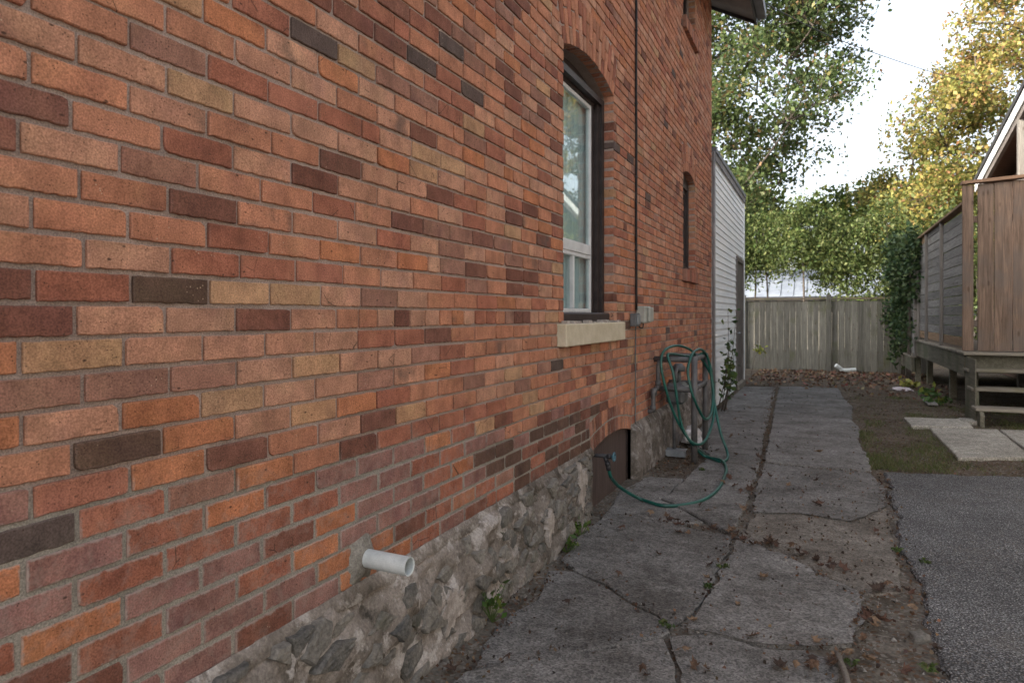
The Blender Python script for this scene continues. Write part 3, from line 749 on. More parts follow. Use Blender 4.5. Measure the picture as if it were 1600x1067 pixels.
# the rest of the house: gable end, back, and the volume that keeps the sun off the alley
body = MB()
body.add([(-0.33, YA, 0), (-0.33, YA, 5.9), (-9, YA, 5.9), (-9, YA, 0)], [(0, 1, 2, 3)])
body.add([(-0.004, YE - 0.01, -0.2), (-0.004, YE - 0.01, 5.95), (-9, YE - 0.01, 5.95), (-9, YE - 0.01, -0.2)], [(0, 3, 2, 1)])
body.add([(-9, YA, 0), (-9, YE, 0), (-9, YE, 5.9), (-9, YA, 5.9)], [(0, 1, 2, 3)])
body.add([(-0.5, YA, 0.5), (-0.5, YE - 0.02, 0.5), (-0.5, YE - 0.02, 5.9), (-0.5, YA, 5.9)], [(0, 1, 2, 3)])
body.add([(-0.004, YE - 0.01, 5.9), (-9, YE - 0.01, 5.9), (-4.5, YE - 0.01, 8.4)], [(0, 1, 2)])
body.build('end_wall', MAT['room'], house)
# roof with sloping boarded soffit, fascia and gutter
PIT = math.tan(math.radians(28))
def rz(x): return 5.90 - PIT * x
roof = MB()
for s_ in (1,):
    roof.add([(0.62, YA - .3, rz(.62) + .16), (0.62, YE + .22, rz(.62) + .16), (-4.5, YE + .22, rz(-4.5) + .16), (-4.5, YA - .3, rz(-4.5) + .16)], [(0, 1, 2, 3)])
    roof.add([(-9.6, YA - .3, rz(.62) + .16), (-9.6, YE + .22, rz(.62) + .16), (-4.5, YE + .22, rz(-4.5) + .16), (-4.5, YA - .3, rz(-4.5) + .16)], [(0, 3, 2, 1)])
roof_o = roof.build('roof', MAT['shingle'], house)
n = 17
for k in range(n):                                  # soffit boards under the eave
    a, b = YA - .3 + (YE + .5 - YA) * k / n, YA - .3 + (YE + .5 - YA) * (k + 1) / n - 0.008
    MB().add([(-0.02, a, rz(-0.02)), (0.58, a, rz(.58)), (0.58, b, rz(.58)), (-0.02, b, rz(-0.02)),
              (-0.02, a, rz(-0.02) + .02), (0.58, a, rz(.58) + .02), (0.58, b, rz(.58) + .02), (-0.02, b, rz(-0.02) + .02)],
             [(0, 1, 2, 3), (7, 6, 5, 4), (0, 4, 5, 1), (1, 5, 6, 2), (2, 6, 7, 3), (3, 7, 4, 0)]).build('soffit_board', MAT['soffit'], roof_o)
MB().box(0.58, 0.605, YA - .3, YE + .22, rz(.6) - 0.05, rz(.6) + 0.15).build('fascia', MAT['dark_metal'], roof_o)
bf_ = MB().add([(-4.5, YE + .2, rz(-4.5) - .03), (-4.5, YE + .2, rz(-4.5) + .155), (0.6, YE + .2, rz(.6) + .155), (0.6, YE + .2, rz(.6) - .05),
          (-4.5, YE + .222, rz(-4.5) - .03), (-4.5, YE + .222, rz(-4.5) + .155), (0.6, YE + .222, rz(.6) + .155), (0.6, YE + .222, rz(.6) - .05)],
         [(0, 1, 2, 3), (7, 6, 5, 4), (0, 3, 7, 4)]); bf_.build('barge_board', MAT['dark_metal'], roof_o)
MB().box(0.612, 0.73, YA - .3, YE + .18, rz(.6) - 0.0, rz(.6) + 0.13).build('gutter', MAT['coping'], roof_o)

# ------------------------------------------------------------------ rubble foundation
def fnd_x(y, z, seed, amp):
    t = max(0, min(1, z / 0.44))
    x = 0.030 + 0.035 * (1 - t) + amp * fbm(y * 4.5, z * 6, seed, 5) + amp * 0.45 * abs(fbm(y * 9, z * 14, seed + 3, 5))
    if z > 0.39: x -= (z - 0.39) / 0.05 * 0.040
    if seed < 5: x *= max(0.15, min(1, (4.5 - y) / 0.35))
    return max(x, -0.004)
def fnd_sheet(ya, yb, st, seed, amp, name, top=0.441):
    m = MB(); ny = int((yb - ya) / st) + 1; zs_ = [-0.06 + (top + 0.06) * k / 26 for k in range(27)]
    for i in range(ny + 1):
        y = ya + (yb - ya) * i / ny
        for k, z in enumerate(zs_):
            zz = z + (0.012 * fbm(y * 7, 3, seed) if k == 26 else 0)
            m.v.append((fnd_x(y, z, seed, amp) if k < 26 else -0.004, y, zz))
    for i in range(ny):
        for k in range(26):
            a = i * 27 + k; m.f.append((a, a + 27, a + 28, a + 1))
    # return faces at the ends
    for i, rev in ((0, False), (ny, True)):
        b = len(m.v); m.v.extend([(-0.25, ya if i == 0 else yb, z) for z in zs_])
        for k in range(26):
            f = (i * 27 + k, i * 27 + k + 1, b + k + 1, b + k); m.f.append(f if not rev else f[::-1])
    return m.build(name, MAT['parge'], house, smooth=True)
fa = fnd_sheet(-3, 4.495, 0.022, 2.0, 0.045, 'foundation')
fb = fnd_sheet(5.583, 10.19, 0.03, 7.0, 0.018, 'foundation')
fb['label'] = 'parged lumpy foundation beyond the boarded basement window'
ROCK = []
rk = random.Random(11)
for i in range(9):
    bm = bmesh.new(); bmesh.ops.create_icosphere(bm, subdivisions=3, radius=1.0)
    for v in bm.verts:
        c = v.co
        k = 1.0 / (abs(c.x) ** 8 + abs(c.y) ** 6 + abs(c.z) ** 6) ** (1 / 6.5)
        v.co = c * k * (1 + 0.40 * fbm(c.x * 1.1 + i * 5, c.y * 1.1, c.z * 1.1, 2) + 0.10 * fbm(c.x * 3.5 + i, c.y * 3.5, c.z * 3.5))
    me = bpy.data.meshes.new('stone'); bm.to_mesh(me); bm.free(); me.materials.append(MAT['stone'])
    me.polygons.foreach_set('use_smooth', [True] * len(me.polygons)); ROCK.append(me)
def clip(poly, n, d):                      # keep the half plane n.p <= d
    out = []
    for i in range(len(poly)):
        a, b = poly[i], poly[(i + 1) % len(poly)]; da, db = n.dot(a) - d, n.dot(b) - d
        if da <= 0: out.append(a)
        if (da < 0 < db) or (db < 0 < da): out.append(a.lerp(b, da / (da - db)))
    return out
seeds_ = []
for r_ in range(7):
    y = 0.7 + rk.uniform(0, .15)
    while y < 4.6:
        seeds_.append(Vector((y, 0.02 + r_ * 0.068 + rk.uniform(-.022, .022)))); y += rk.choice([.06, .09, .12, .17, .26]) * rk.uniform(.85, 1.15)
for q in seeds_:
    if rk.random() < (.42 if q.x < 2.7 else .20): continue            # plastered over with lime mortar here
    if q.y > .33 and q.x < 2.9 and rk.random() < .6: continue
    poly = [Vector((.85, -.02)), Vector((4.47, -.02)), Vector((4.47, .425)), Vector((.85, .425))]
    for o_ in seeds_:
        if o_ is q or (o_ - q).length > .6: continue
        nv = o_ - q; nv = Vector((nv.x * .55, nv.y * 1.5)).normalized(); mid = (o_ + q) / 2     # flat, bedded shapes
        poly = clip(poly, nv, nv.dot(mid) - rk.uniform(.004, .010))
        if len(poly) < 3: break
    if len(poly) < 3: continue
    P = []
    for i in range(len(poly)):                                       # ragged broken outline
        a, b = poly[i], poly[(i + 1) % len(poly)]; n_ = max(1, int((b - a).length / .030))
        for k in range(n_):
            f_ = k / n_; P.append(a.lerp(b, f_) + Vector((rk.uniform(-1, 1), rk.uniform(-1, 1))) * .005)
    c = sum(P, Vector((0, 0))) / len(P)
    if min(abs(p.y - c.y) for p in P) * 0 + max(p.y for p in P) - min(p.y for p in P) < .025: continue
    xb = fnd_x(c.x, max(.02, min(.38, c.y)), 2.0, .045); pr = rk.uniform(-.002, .013)
    ta, tb = rk.uniform(-.10, .10), rk.uniform(-.18, .12)
    m = MB(); n_ = len(P)
    for ins, dx, am in ((0, -.030, 0), (.02, pr - .010, .003), (.12, pr, .005), (.5, pr + .003, .006)):
        for p in P:
            d = p.lerp(c, ins); m.v.append((xb + dx + ta * (d.x - c.x) + tb * (d.y - c.y) + (am * fbm(d.x * 22, d.y * 22, c.x) + am * rk.uniform(-.4, .4) if am else 0), d.x, d.y))
    m.v.append((xb + pr + .003, c.x, c.y)); top_ = 4 * n_
    for r_ in range(3):
        for k in range(n_):
            j = (k + 1) % n_; m.f.append((r_ * n_ + k, r_ * n_ + j, (r_ + 1) * n_ + j, (r_ + 1) * n_ + k))
    for k in range(n_): m.f.append((3 * n_ + k, 3 * n_ + (k + 1) % n_, top_))
    m.build('stone', MAT['stone'], fa)
# loose plaster patch still stuck on the stones
def plaster(yc, zc, wy, hz_, seed):
    m = MB(); n = 44; c = (fnd_x(yc, zc, 2.0, .045) + 0.016, yc, zc)
    m.v.append((c[0] + .006, yc, zc))
    for k in range(n):
        a = 2 * math.pi * k / n; r_ = 1 + 0.7 * fbm(math.cos(a) * 1.5 + seed, math.sin(a) * 1.5) + .3 * fbm(math.cos(a) * 6 + seed, math.sin(a) * 6)
        m.v.append((c[0] + 0.004, yc + wy * r_ * math.cos(a), zc + hz_ * r_ * math.sin(a)))
    for k in range(n):
        a = 2 * math.pi * k / n; v = m.v[1 + k]; m.v.append((v[0] - 0.03, v[1], v[2]))
    for k in range(n):
        j = (k + 1) % n; m.f.append((0, 1 + k, 1 + j)); m.f.append((1 + k, 1 + n + k, 1 + n + j, 1 + j))
    m.build('plaster_patch', MAT['flake'], fa)
plaster(4.13, 0.27, 0.085, 0.115, 1.0); plaster(3.52, 0.20, 0.05, 0.09, 6.0); plaster(2.45, 0.16, .09, .07, 9.)
# mortar bedding smeared under the first course
bd = MB()
for i in range(160):
    y = -1 + i * 5.49 / 159
    bd.v += [(0.004 + 0.004 * fbm(y * 9, 1), y, 0.452 + 0.004 * fbm(y * 12, 2)), (0.030 + 0.016 * fbm(y * 6, 3), y, 0.405 + 0.018 * fbm(y * 5, 4)), (-0.02, y, 0.38)]
for i in range(159):
    a = i * 3; bd.f += [(a, a + 1, a + 4, a + 3), (a + 1, a + 2, a + 5, a + 4)]
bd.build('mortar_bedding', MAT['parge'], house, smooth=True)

# ------------------------------------------------------------------ windows
def arc_pts(o, inset, n=20):
    hw = (o.y1 - o.y0) / 2 - inset
    return [(o.yc - hw + 2 * hw * k / n) for k in range(n + 1)]
def arch_piece(o, y_in, z_flat, x0, x1, drop, name, mat, parent):
    """a head piece: flat below, following the arch above"""
    ysx = arc_pts(o, y_in); m = MB()
    for y in ysx:
        zt = o.top(y) - drop
        m.v += [(x1, y, z_flat), (x1, y, zt), (x0, y, zt), (x0, y, z_flat)]
    for i in range(len(ysx) - 1):
        a = 4 * i
        for k in range(4):
            k2 = (k + 1) % 4; m.f.append((a + k, a + 4 + k, a + 4 + k2, a + k2))
    m.f.append((0, 1, 2, 3)); e = 4 * (len(ysx) - 1); m.f.append((e + 3, e + 2, e + 1, e))
    return m.build(name, mat, parent)
def strip(m, pts, r):                                 # welding helper
    return m.tube(pts, r)

W1 = OPS[0]
def ring_frame(x0, x1, ya, yb, za, zb, t, name, mat, parent):     # one closed rectangular frame
    m = MB(); O = [(ya, za), (yb, za), (yb, zb), (ya, zb)]; I = [(ya + t, za + t), (yb - t, za + t), (yb - t, zb - t), (ya + t, zb - t)]
    for x in (x1, x0): m.v += [(x, a, b) for a, b in O] + [(x, a, b) for a, b in I]
    for k in range(4):
        j = (k + 1) % 4
        m.f += [(k, j, 4 + j, 4 + k), (8 + k, 12 + k, 12 + j, 8 + j), (4 + k, 4 + j, 12 + j, 12 + k), (k, 8 + k, 8 + j, j)]
    return m.build(name, mat, parent)
win = ring_frame(-0.30, -0.075, W1.y0 + .001, W1.y1 - .001, 1.3115, 2.992, .045, 'window', MAT['brown_paint'], house)
win['label'] = 'tall arched window with dark brown surround and white aluminium storm sash'
for s_, a, b in ((-1, W1.y0 + .046, W1.y0 + .10), (1, W1.y1 - .10, W1.y1 - .046)):
    MB().box(-0.30, -0.098, a, b, 1.37, 2.946).build('jamb', MAT['brown_paint'], win)
for s_, a, b in ((-1, W1.y0 + .10, W1.y0 + .155), (1, W1.y1 - .155, W1.y1 - .10)):
    MB().box(-0.30, -0.125, a, b, 1.37, 2.924).build('jamb', MAT['brown_paint'], win)
arch_piece(W1, 0.004, 2.993, -0.29, -0.145, 0.006, 'arched_head', MAT['brown_paint'], win)
MB().box(-0.30, -0.098, W1.y0 + .05, W1.y1 - .05, 2.9465, 2.9805).build('head_rail', MAT['brown_paint'], win)
MB().box(-0.30, -0.120, W1.y0 + .10, W1.y1 - .10, 2.924, 2.946).build('head_rail', MAT['brown_paint'], win)
MB().cbox(-0.31, -0.03, W1.y0 + .002, W1.y1 - .002, 1.312, 1.375, 0.008).build('sill_board', MAT['brown_paint'], win)
Y0, Y1 = W1.y0 + .155, W1.y1 - .155
fr_ = MB()
for a in ((Y0, Y0 + .030), (Y1 - .030, Y1)): fr_.cbox(-0.165, -0.128, a[0], a[1], 1.376, 2.922, .003)
fr_.cbox(-0.164, -0.129, Y0 + .03, Y1 - .03, 2.892, 2.922, .003).cbox(-0.164, -0.127, Y0 + .03, Y1 - .03, 1.377, 1.405, .003)
sash = fr_.build('storm_frame', MAT['white_alu'], win)
MB().cbox(-0.166, -0.122, Y0 + .03, Y1 - .03, 1.80, 1.875, .004).cbox(-0.16, -0.128, Y0 + .031, Y1 - .031, 1.772, 1.799, .003).build('meeting_rail', MAT['white_alu'], win)
ym = (Y0 + Y1) / 2 + .0
MB().cbox(-0.160, -0.126, ym - .018, ym + .014, 1.406, 1.771, .003).build('mullion', MAT['white_alu'], win)
def pane(x, a, b, c, d, parent, th=0.004):
    return MB().box(x - th, x, a, b, c, d).build('pane', MAT['glass'], parent)
pane(-0.142, Y0 + .031, Y1 - .031, 1.876, 2.891, win); pane(-0.150, Y0 + .031, ym - .019, 1.407, 1.770, win); pane(-0.140, ym + .015, Y1 - .031, 1.407, 1.770, win)
cu = MB(); n = 90                                     # pleated curtain behind the panes
for i in range(n + 1):
    y = Y0 + (Y1 - Y0) * i / n; x = -0.186 + 0.010 * math.sin(i * 0.85) + 0.006 * math.sin(i * 0.37)
    cu.v += [(x, y, 1.38), (x, y, 2.92)]
for i in range(n): cu.f.append((2 * i, 2 * i + 2, 2 * i + 3, 2 * i + 1))
cu.build('curtain', MAT['curtain'], win, smooth=True)
MB().box(-0.174, -0.167, Y0 + .04, Y0 + 0.30, 1.385, 1.79).build('inner_sash', MAT['brown_paint'], win)
s1 = MB().cbox(-0.08, 0.055, 3.845, 5.195, 1.167, 1.305, 0.006).build('window_sill', MAT['cream_paint'], house)
s1['label'] = 'cream painted stone sill under the tall arched window'
rr = random.Random(3)
for i in range(26):
    y = rr.uniform(3.87, 5.13); l_ = rr.uniform(.015, .06); MB().cbox(-0.025 + rr.uniform(-.003, .02), rr.uniform(0.01, .045), y, y + l_, 1.303, 1.308 + rr.uniform(0.002, .018), .002).build('paint_flake', MAT['flake'], s1)

W2 = OPS[1]
win2 = ring_frame(-.30, -.078, W2.y0 + .001, W2.y1 - .001, 1.891, 2.961, .06, 'window', MAT['brown_paint'], house)
win2['label'] = 'narrow arched dark brown window far along the brick wall'
arch_piece(W2, .004, 2.962, -.29, -.080, .006, 'arched_head', MAT['brown_paint'], win2)
ring_frame(-.29, -.105, W2.y0 + .0605, W2.y1 - .0605, 1.9515, 2.9005, .05, 'sash', MAT['brown_paint'], win2)
pane(-.15, W2.y0 + .111, W2.y1 - .111, 2.002, 2.850, win2)
W3 = OPS[2]
win3 = ring_frame(-.30, -.10, W3.y0 + .001, W3.y1 - .001, 4.791, 5.749, .07, 'window', MAT['brown_paint'], house)
win3['label'] = 'upper storey window cut off by the top of the picture'
pane(-.16, W3.y0 + .071, W3.y1 - .071, 4.862, 5.678, win3)
def brick_sill(y0, y1, z0, z1):
    s = MB().box(-.08, 0.0, y0 + .004, y1 - .004, z0 + .004, z1 - .006).build('window_sill', MAT['mortar'], house)
    n = int((y1 - y0) / .075)
    for k in range(n):
        a = y0 + (y1 - y0) * k / n
        m = MB().cbox(-.07, 0.045 + rb.uniform(-.003, .003), a + .004, a + (y1 - y0) / n - .004, z0 + .002, z1 - .002 + rb.uniform(-.004, 0), .004)
        o = m.build('brick', MAT['brick_one'], s); c = PAL[rb.choice('RRDOM')]; o.color = c + (1,)
brick_sill(7.90, 8.81, 1.746, 1.89); brick_sill(7.90, 8.81, 4.646, 4.79)
# boarded basement window with arched top
W4 = OPS[3]
bw = arch_piece(W4, .0, -0.08, -.20, -.035, .002, 'basement_window', MAT['board_paint'], house)
bw['label'] = 'arched basement window boarded over with a dark brown panel'
MB().box(-.30, -.028, W4.y0 - .003, W4.y0 + .03, -.08, .40).build('frame', MAT['brown_paint'], bw)
MB().box(-.30, -.028, W4.y1 - .03, W4.y1 + .003, -.08, .40).build('frame', MAT['brown_paint'], bw)

# ------------------------------------------------------------------ things fixed to the brick wall
pz, py = 0.527, 1.93
dp = thing('drain_pipe', 'short white plastic pipe sticking straight out of the lower brick wall', 'pipe', (0, py, pz))
m = MB(); n = 28
for r_, xa in ((.031, -.05), (.031, .187), (.0268, .187), (.0268, -.04)):
    for k in range(n):
        a = 2 * math.pi * k / n; m.v.append((xa + (0.002 if abs(r_ - .031) < 1e-4 and xa > 0 else 0), py + r_ * math.cos(a), pz + r_ * math.sin(a) - (xa * .02)))
for j in range(3):
    for k in range(n):
        k2 = (k + 1) % n; m.f.append((j * n + k, j * n + k2, (j + 1) * n + k2, (j + 1) * n + k))
m.f.append(tuple(3 * n + k for k in range(n)))
m.build('tube', MAT['pvc'], dp, smooth=False)
m = MB(); n = 30                                       # smear of mortar round the pipe
for j, (rad, x) in enumerate(((.0305, .020), (.040, .016), (.060, .006), (.074, -.004))):
    for k in range(n):
        a = 2 * math.pi * k / n; q = rad * (1 + (0.28 * fbm(math.cos(a) * 1.6, math.sin(a) * 1.6, 4) if j else 0)) * (1.25 if j and abs(math.sin(a)) > .6 else 1)
        m.v.append((x + (.005 * fbm(k * .7, j) if j else 0), py - (.014 if j > 1 else 0) + q * math.cos(a), pz + q * math.sin(a)))
for j in range(3):
    for k in range(n):
        k2 = (k + 1) % n; m.f.append((j * n + k, (j + 1) * n + k, (j + 1) * n + k2, j * n + k2))
m.build('mortar_collar', MAT['collar'], dp, smooth=True)

# electric cable down the wall and its two boxes
cab = thing('wall_cable', 'thin black cable running straight down the brick wall beside the tall window', 'cable', (0.01, 5.70, 1.42))
MB().tube(curve([(0.014, 5.70 + .004 * math.sin(i * 1.7), 1.40 + i * .30) for i in range(16)], 3), .0105, 8).build('conduit', MAT['cable'], cab, True)
MB().tube(curve([(0.010, 5.69 + .006 * math.sin(i * 1.3), 1.29 - i * .085) for i in range(11)], 3), .006, 6).build('lower_wire', MAT['cable_grey'], cab, True)
for i in range(6):
    MB().cbox(0.002, 0.027, 5.683, 5.717, 1.9 + i * .62, 1.915 + i * .62, .003).build('clip', MAT['dark_metal'], cab)
jb = thing('junction_box', 'pale grey junction box on the brick wall, right of the thin cable', 'electrical box', (0, 5.86, 1.35))
MB().cbox(0.002, .085, 5.735, 5.955, 1.29, 1.435, .010).build('box_body', MAT['pvc_grey'], jb)
MB().cbox(0.086, .108, 5.80, 5.945, 1.30, 1.425, .006).build('cover', MAT['pvc_grey'], jb)
MB().tube(curve([(.05, 5.80, 1.29), (.05, 5.79, 1.255), (.035, 5.76, 1.25), (.02, 5.74, 1.27)], 5), .005, 6).build('loose_wire', MAT['cable'], jb, True)
sb = thing('switch_box', 'small dark grey box beside the cable, left of the pale junction box', 'electrical box', (0, 5.60, 1.31))
MB().cbox(0.002, .055, 5.53, 5.66, 1.265, 1.375, .006).build('box_body', MAT['meter_paint'], sb)
MB().cbox(0.056, .066, 5.55, 5.64, 1.28, 1.36, .003).build('cover', MAT['zinc'], sb)

# outside tap
tp = thing('water_tap', 'outdoor tap with blue hand wheel in front of the boarded basement window', 'tap', (0.03, 4.53, .40))
MB().tube([(-0.05, 4.52, .395), (.11, 4.54, .390)], .013, 12).tube([(.10, 4.54, .391), (.13, 4.543, .389)], .018, 8).build('spout_pipe', MAT['dark_metal'], tp, True)
MB().tube([(.085, 4.54, .389), (.10, 4.545, .345)], .016, 10).tube([(.10, 4.545, .35), (.105, 4.546, .325)], .020, 10).build('outlet', MAT['dark_metal'], tp, True)
hw = MB(); c0 = Vector((.148, 4.545, .389))
hw.tube([c0 + Vector((0, math.cos(a) * .028, math.sin(a) * .028)) for a in [2 * math.pi * k / 16 for k in range(17)]], .0065, 6, False)
for k in range(4):
    a = math.pi * k / 2; hw.tube([c0, c0 + Vector((0, math.cos(a) * .028, math.sin(a) * .028))], .005, 5)
hw.tube([c0 - Vector((.02, 0, 0)), c0 + Vector((.008, 0, 0))], .008, 8).build('hand_wheel', MAT['valve_blue'], tp, True)

# pipe frame that guards the gas meter
gf = thing('pipe_guard', 'dark grey steel pipe guard frame standing against the brick wall', 'pipe frame', (.37, 6.5, 0))
PX, PA, PB_, ZT_, ZL = .37, 6.46, 7.12, .955, .665
for y in (PA, PB_):
    MB().tube([(PX, y, -.05), (PX, y, ZT_ + .02)], .029, 14).build('post', MAT['pipe_paint'], gf, True)
    for z in (ZT_ - .012, ZL):
        MB().tube([(-.01, y, z), (PX - .02, y, z)], .026, 12).build('rail', MAT['pipe_paint'], gf, True)
for z in (ZT_ - .004, ZL + .01):
    MB().tube([(PX, PA + .02, z), (PX, PB_ - .02, z)], .026, 12).build('rail', MAT['pipe_paint'], gf, True)
gs = thing('gas_meter', 'grey gas meter with bent pipes inside the pipe guard', 'gas meter', (.15, 6.8, .4))
MB().cbox(.06, .24, 6.66, 6.90, .49, .70, .03).build('meter_body', MAT['meter_paint'], gs)
MB().cbox(.241, .255, 6.71, 6.85, .60, .67, .006).build('dial_plate', MAT['pvc_grey'], gs)
MB().tube([(.15, 6.72, .70), (.15, 6.72, .80), (.15, 6.78, .84), (.15, 6.86, .84)], .02, 10).build('inlet_pipe', MAT['pipe_paint'], gs, True)
MB().tube([(.15, 6.86, .69), (.15, 6.86, .80)], .026, 12).tube([(.15, 6.86, .80), (.15, 6.86, .84), (.15, 6.86, .88)], [.065, .07, .03], 16).build('regulator', MAT['meter_paint'], gs, True)
MB().tube([(.14, 6.70, .02), (.14, 6.70, .49)], .018, 10).build('riser', MAT['pipe_paint'], gs, True)
# service pipe with elbows by the wall, left of the guard
sp_ = thing('service_pipe', 'bent grey gas pipe with elbows entering the brick wall left of the guard frame', 'pipe', (.06, 6.3, .5))
MB().tube(curve([(.07, 6.36, .93), (.065, 6.345, .90), (.06, 6.34, .84), (.06, 6.34, .74), (.058, 6.335, .70), (.05, 6.29, .672), (.045, 6.235, .665), (.043, 6.215, .64), (.043, 6.21, .56), (.04, 6.205, .50), (.02, 6.20, .482), (-.02, 6.20, .48)], 5), .021, 12).build('pipe_run', MAT['pipe_paint'], sp_, True)
for p in ((.06, 6.34, .72), (.046, 6.235, .66), (.041, 6.208, .505)):
    MB().tube([Vector(p) + Vector((0, -.006, .028)), Vector(p) - Vector((0, -.006, .028))], .028, 12).build('elbow_collar', MAT['pipe_paint'], sp_, True)

# garden hose: from the tap across the slab and looped over the guard
hp = [(.105, 4.546, .33), (.115, 4.56, .26), at(957, 749, 4.75), at(970, 762, 4.86), gp(1000, 779, .02), gp(1040, 790, .014), gp(1090, 784, .014), gp(1120, 766, .014), gp(1133, 742, .014), gp(1134, 728, .014),
      gp(1125, 718, .03), at(1100, 712, 6.45), at(1082, 694, 6.30), at(1062, 664, 6.28), at(1047, 630, 6.24), at(1036, 590, 6.22), at(1033, 562, 6.24), at(1040, 546, 6.32), at(1058, 540, 6.55), at(1078, 546, 6.75), at(1086, 556, 6.9),
      at(1070, 556, 6.85), at(1050, 553, 6.5), at(1043, 556, 6.33), at(1051, 580, 6.26), at(1056, 610, 6.24), at(1062, 650, 6.25), at(1070, 676, 6.25), at(1085, 693, 6.24), at(1100, 690, 6.35), at(1111, 668, 6.55), at(1116, 640, 6.72), at(1113, 600, 6.82),
      at(1106, 560, 6.80), at(1096, 546, 6.62), at(1084, 550, 6.40), at(1077, 566, 6.26), at(1075, 584, 6.22), at(1082, 616, 6.20), at(1094, 644, 6.25), at(1103, 655, 6.38), at(1111, 646, 6.60), at(1114, 618, 6.78), at(1112, 585, 6.84),
      at(1107, 562, 6.86), at(1100, 552, 6.75), at(1092, 556, 6.6), at(1100, 566, 6.80), at(1112, 590, 6.84), at(1117, 632, 6.74), at(1126, 676, 6.60), at(1136, 704, 6.52), gp(1136, 717, .014), gp(1125, 721, .014), gp(1105, 712, .014), gp(1090, 700, .014)]
ho = thing('garden_hose', 'green garden hose running from the tap and looped over the pipe guard', 'hose', (.3, 6.4, 0))
cp = [Vector((p.x, p.y, max(p.z, .012))) for p in curve(hp, 7)]
MB().tube(cp, .0125, 10).build('hose_tube', MAT['hose'], ho, True)
MB().tube([Vector(hp[0]) + Vector((0, 0, .012)), Vector(hp[0]) + Vector((.004, .003, -.035))], .018, 12).build('coupling', MAT['dark_metal'], ho, True)

# ------------------------------------------------------------------ white clapboard addition
AY0, AY1, AT = 10.22, 14.58, 3.72
ad = thing('clapboard_addition', 'white clapboard lean-to addition behind the brick house', 'building', (0, 12.4, 0))
MB().box(-4, 0.004, AY0, AY1 - .01, -.1, AT).build('wall', MAT['siding'], ad)
DY0, DY1, DZ = 13.22, 14.28, 2.36
nb = 36; ex = AT / nb
ra = random.Random(4)
def clap(a, b, z):
    m = MB(); x0, x1 = .006, .024
    m.add([(x1, a, z), (x1, b, z), (x0 + .004, b, z + ex + .006), (x0 + .004, a, z + ex + .006), (x0, a, z), (x0, b, z), (x0, b, z + ex + .006), (x0, a, z + ex + .006)],
          [(0, 1, 2, 3), (4, 5, 1, 0), (1, 5, 6, 2), (4, 0, 3, 7), (3, 2, 6, 7)])
    m.build('clapboard', MAT['siding'], ad)
for k in range(nb):
    z = k * ex + .005
    a = AY0 + .10
    if z < DZ + .09:
        clap(a, DY0 - .08, z); clap(DY1 + .08, AY1 - .07, z)
    else: clap(a, AY1 - .07, z)
MB().box(.005, .034, AY0 + .02, AY0 + .10, 0, AT).build('corner_trim', MAT['grey_trim'], ad)
MB().box(-.05, .034, AY1 - .07, AY1 + .012, 0, AT).build('corner_trim', MAT['siding'], ad)
MB().box(-4, .060, AY0 + .005, AY1 + .04, AT + .001, AT + .07).build('coping', MAT['coping'], ad)
MB().box(.030, .045, AY0 + .10, AY1, AT - .10, AT).build('frieze_board', MAT['grey_trim'], ad)
dr = MB().box(-.06, .008, DY0, DY1, .08, DZ).build('door', MAT['door_brown'], ad)
for a, b in ((DY0 - .08, DY0), (DY1, DY1 + .08)): MB().box(-.03, .040, a, b, .02, DZ + .08).build('door_frame', MAT['door_brown'], dr)
MB().box(-.03, .040, DY0, DY1, DZ, DZ + .08).build('door_frame', MAT['door_brown'], dr)
MB().box(-.03, .075, DY0 - .08, DY1 + .08, -.02, .075).build('threshold', MAT['tread'], dr)
kb = MB().tube([(.008, DY0 + .09, 1.02), (.05, DY0 + .09, 1.02)], .012, 8).tube([(.045, DY0 + .09, 1.02), (.06, DY0 + .09, 1.02), (.085, DY0 + .09, 1.02)], [.018, .03, .016], 12).build('door_knob', MAT['zinc'], dr, True)
dpp = MB().tube([(.03, AY0 - .015, .1), (.03, AY0 - .015, AT)], .022, 8).build('corner_pipe', MAT['grey_trim'], ad, True)

# ------------------------------------------------------------------ wooden fence at the back of the yard
fn = thing('wooden_fence', 'weathered grey board fence closing the back of the yard', 'fence', (1.5, 18.4, 0))
FY = 18.4; x = -1.6; rf = random.Random(8)
while x < 3.75:
    wd = rf.uniform(.125, .150)
    if True:
        MB().cbox(x, x + wd - rf.uniform(.0015, .007), FY + rf.uniform(-.008, .006), FY + .022, -.04 + rf.uniform(0, .06), 1.72 + rf.uniform(-.03, .012), .004).build('board', MAT['fence'], fn)
    x += wd
for px_ in (-.35, 1.62, 3.62):
    MB().cbox(px_ - .055, px_ + .055, FY - .075, FY - .009, -.1, 1.86, .006).build('post', MAT['fence'], fn)
MB().cbox(-1.6, 3.75, FY - .05, FY + .07, 1.735, 1.775, .004).build('cap_rail', MAT['fence_rail'], fn)
MB().cbox(-1.6, 3.75, FY + .024, FY + .06, 1.45, 1.54, .004).build('rail', MAT['fence_rail'], fn)
MB().cbox(-1.6, 3.75, FY + .024, FY + .06, .30, .39, .004).build('rail', MAT['fence_rail'], fn)

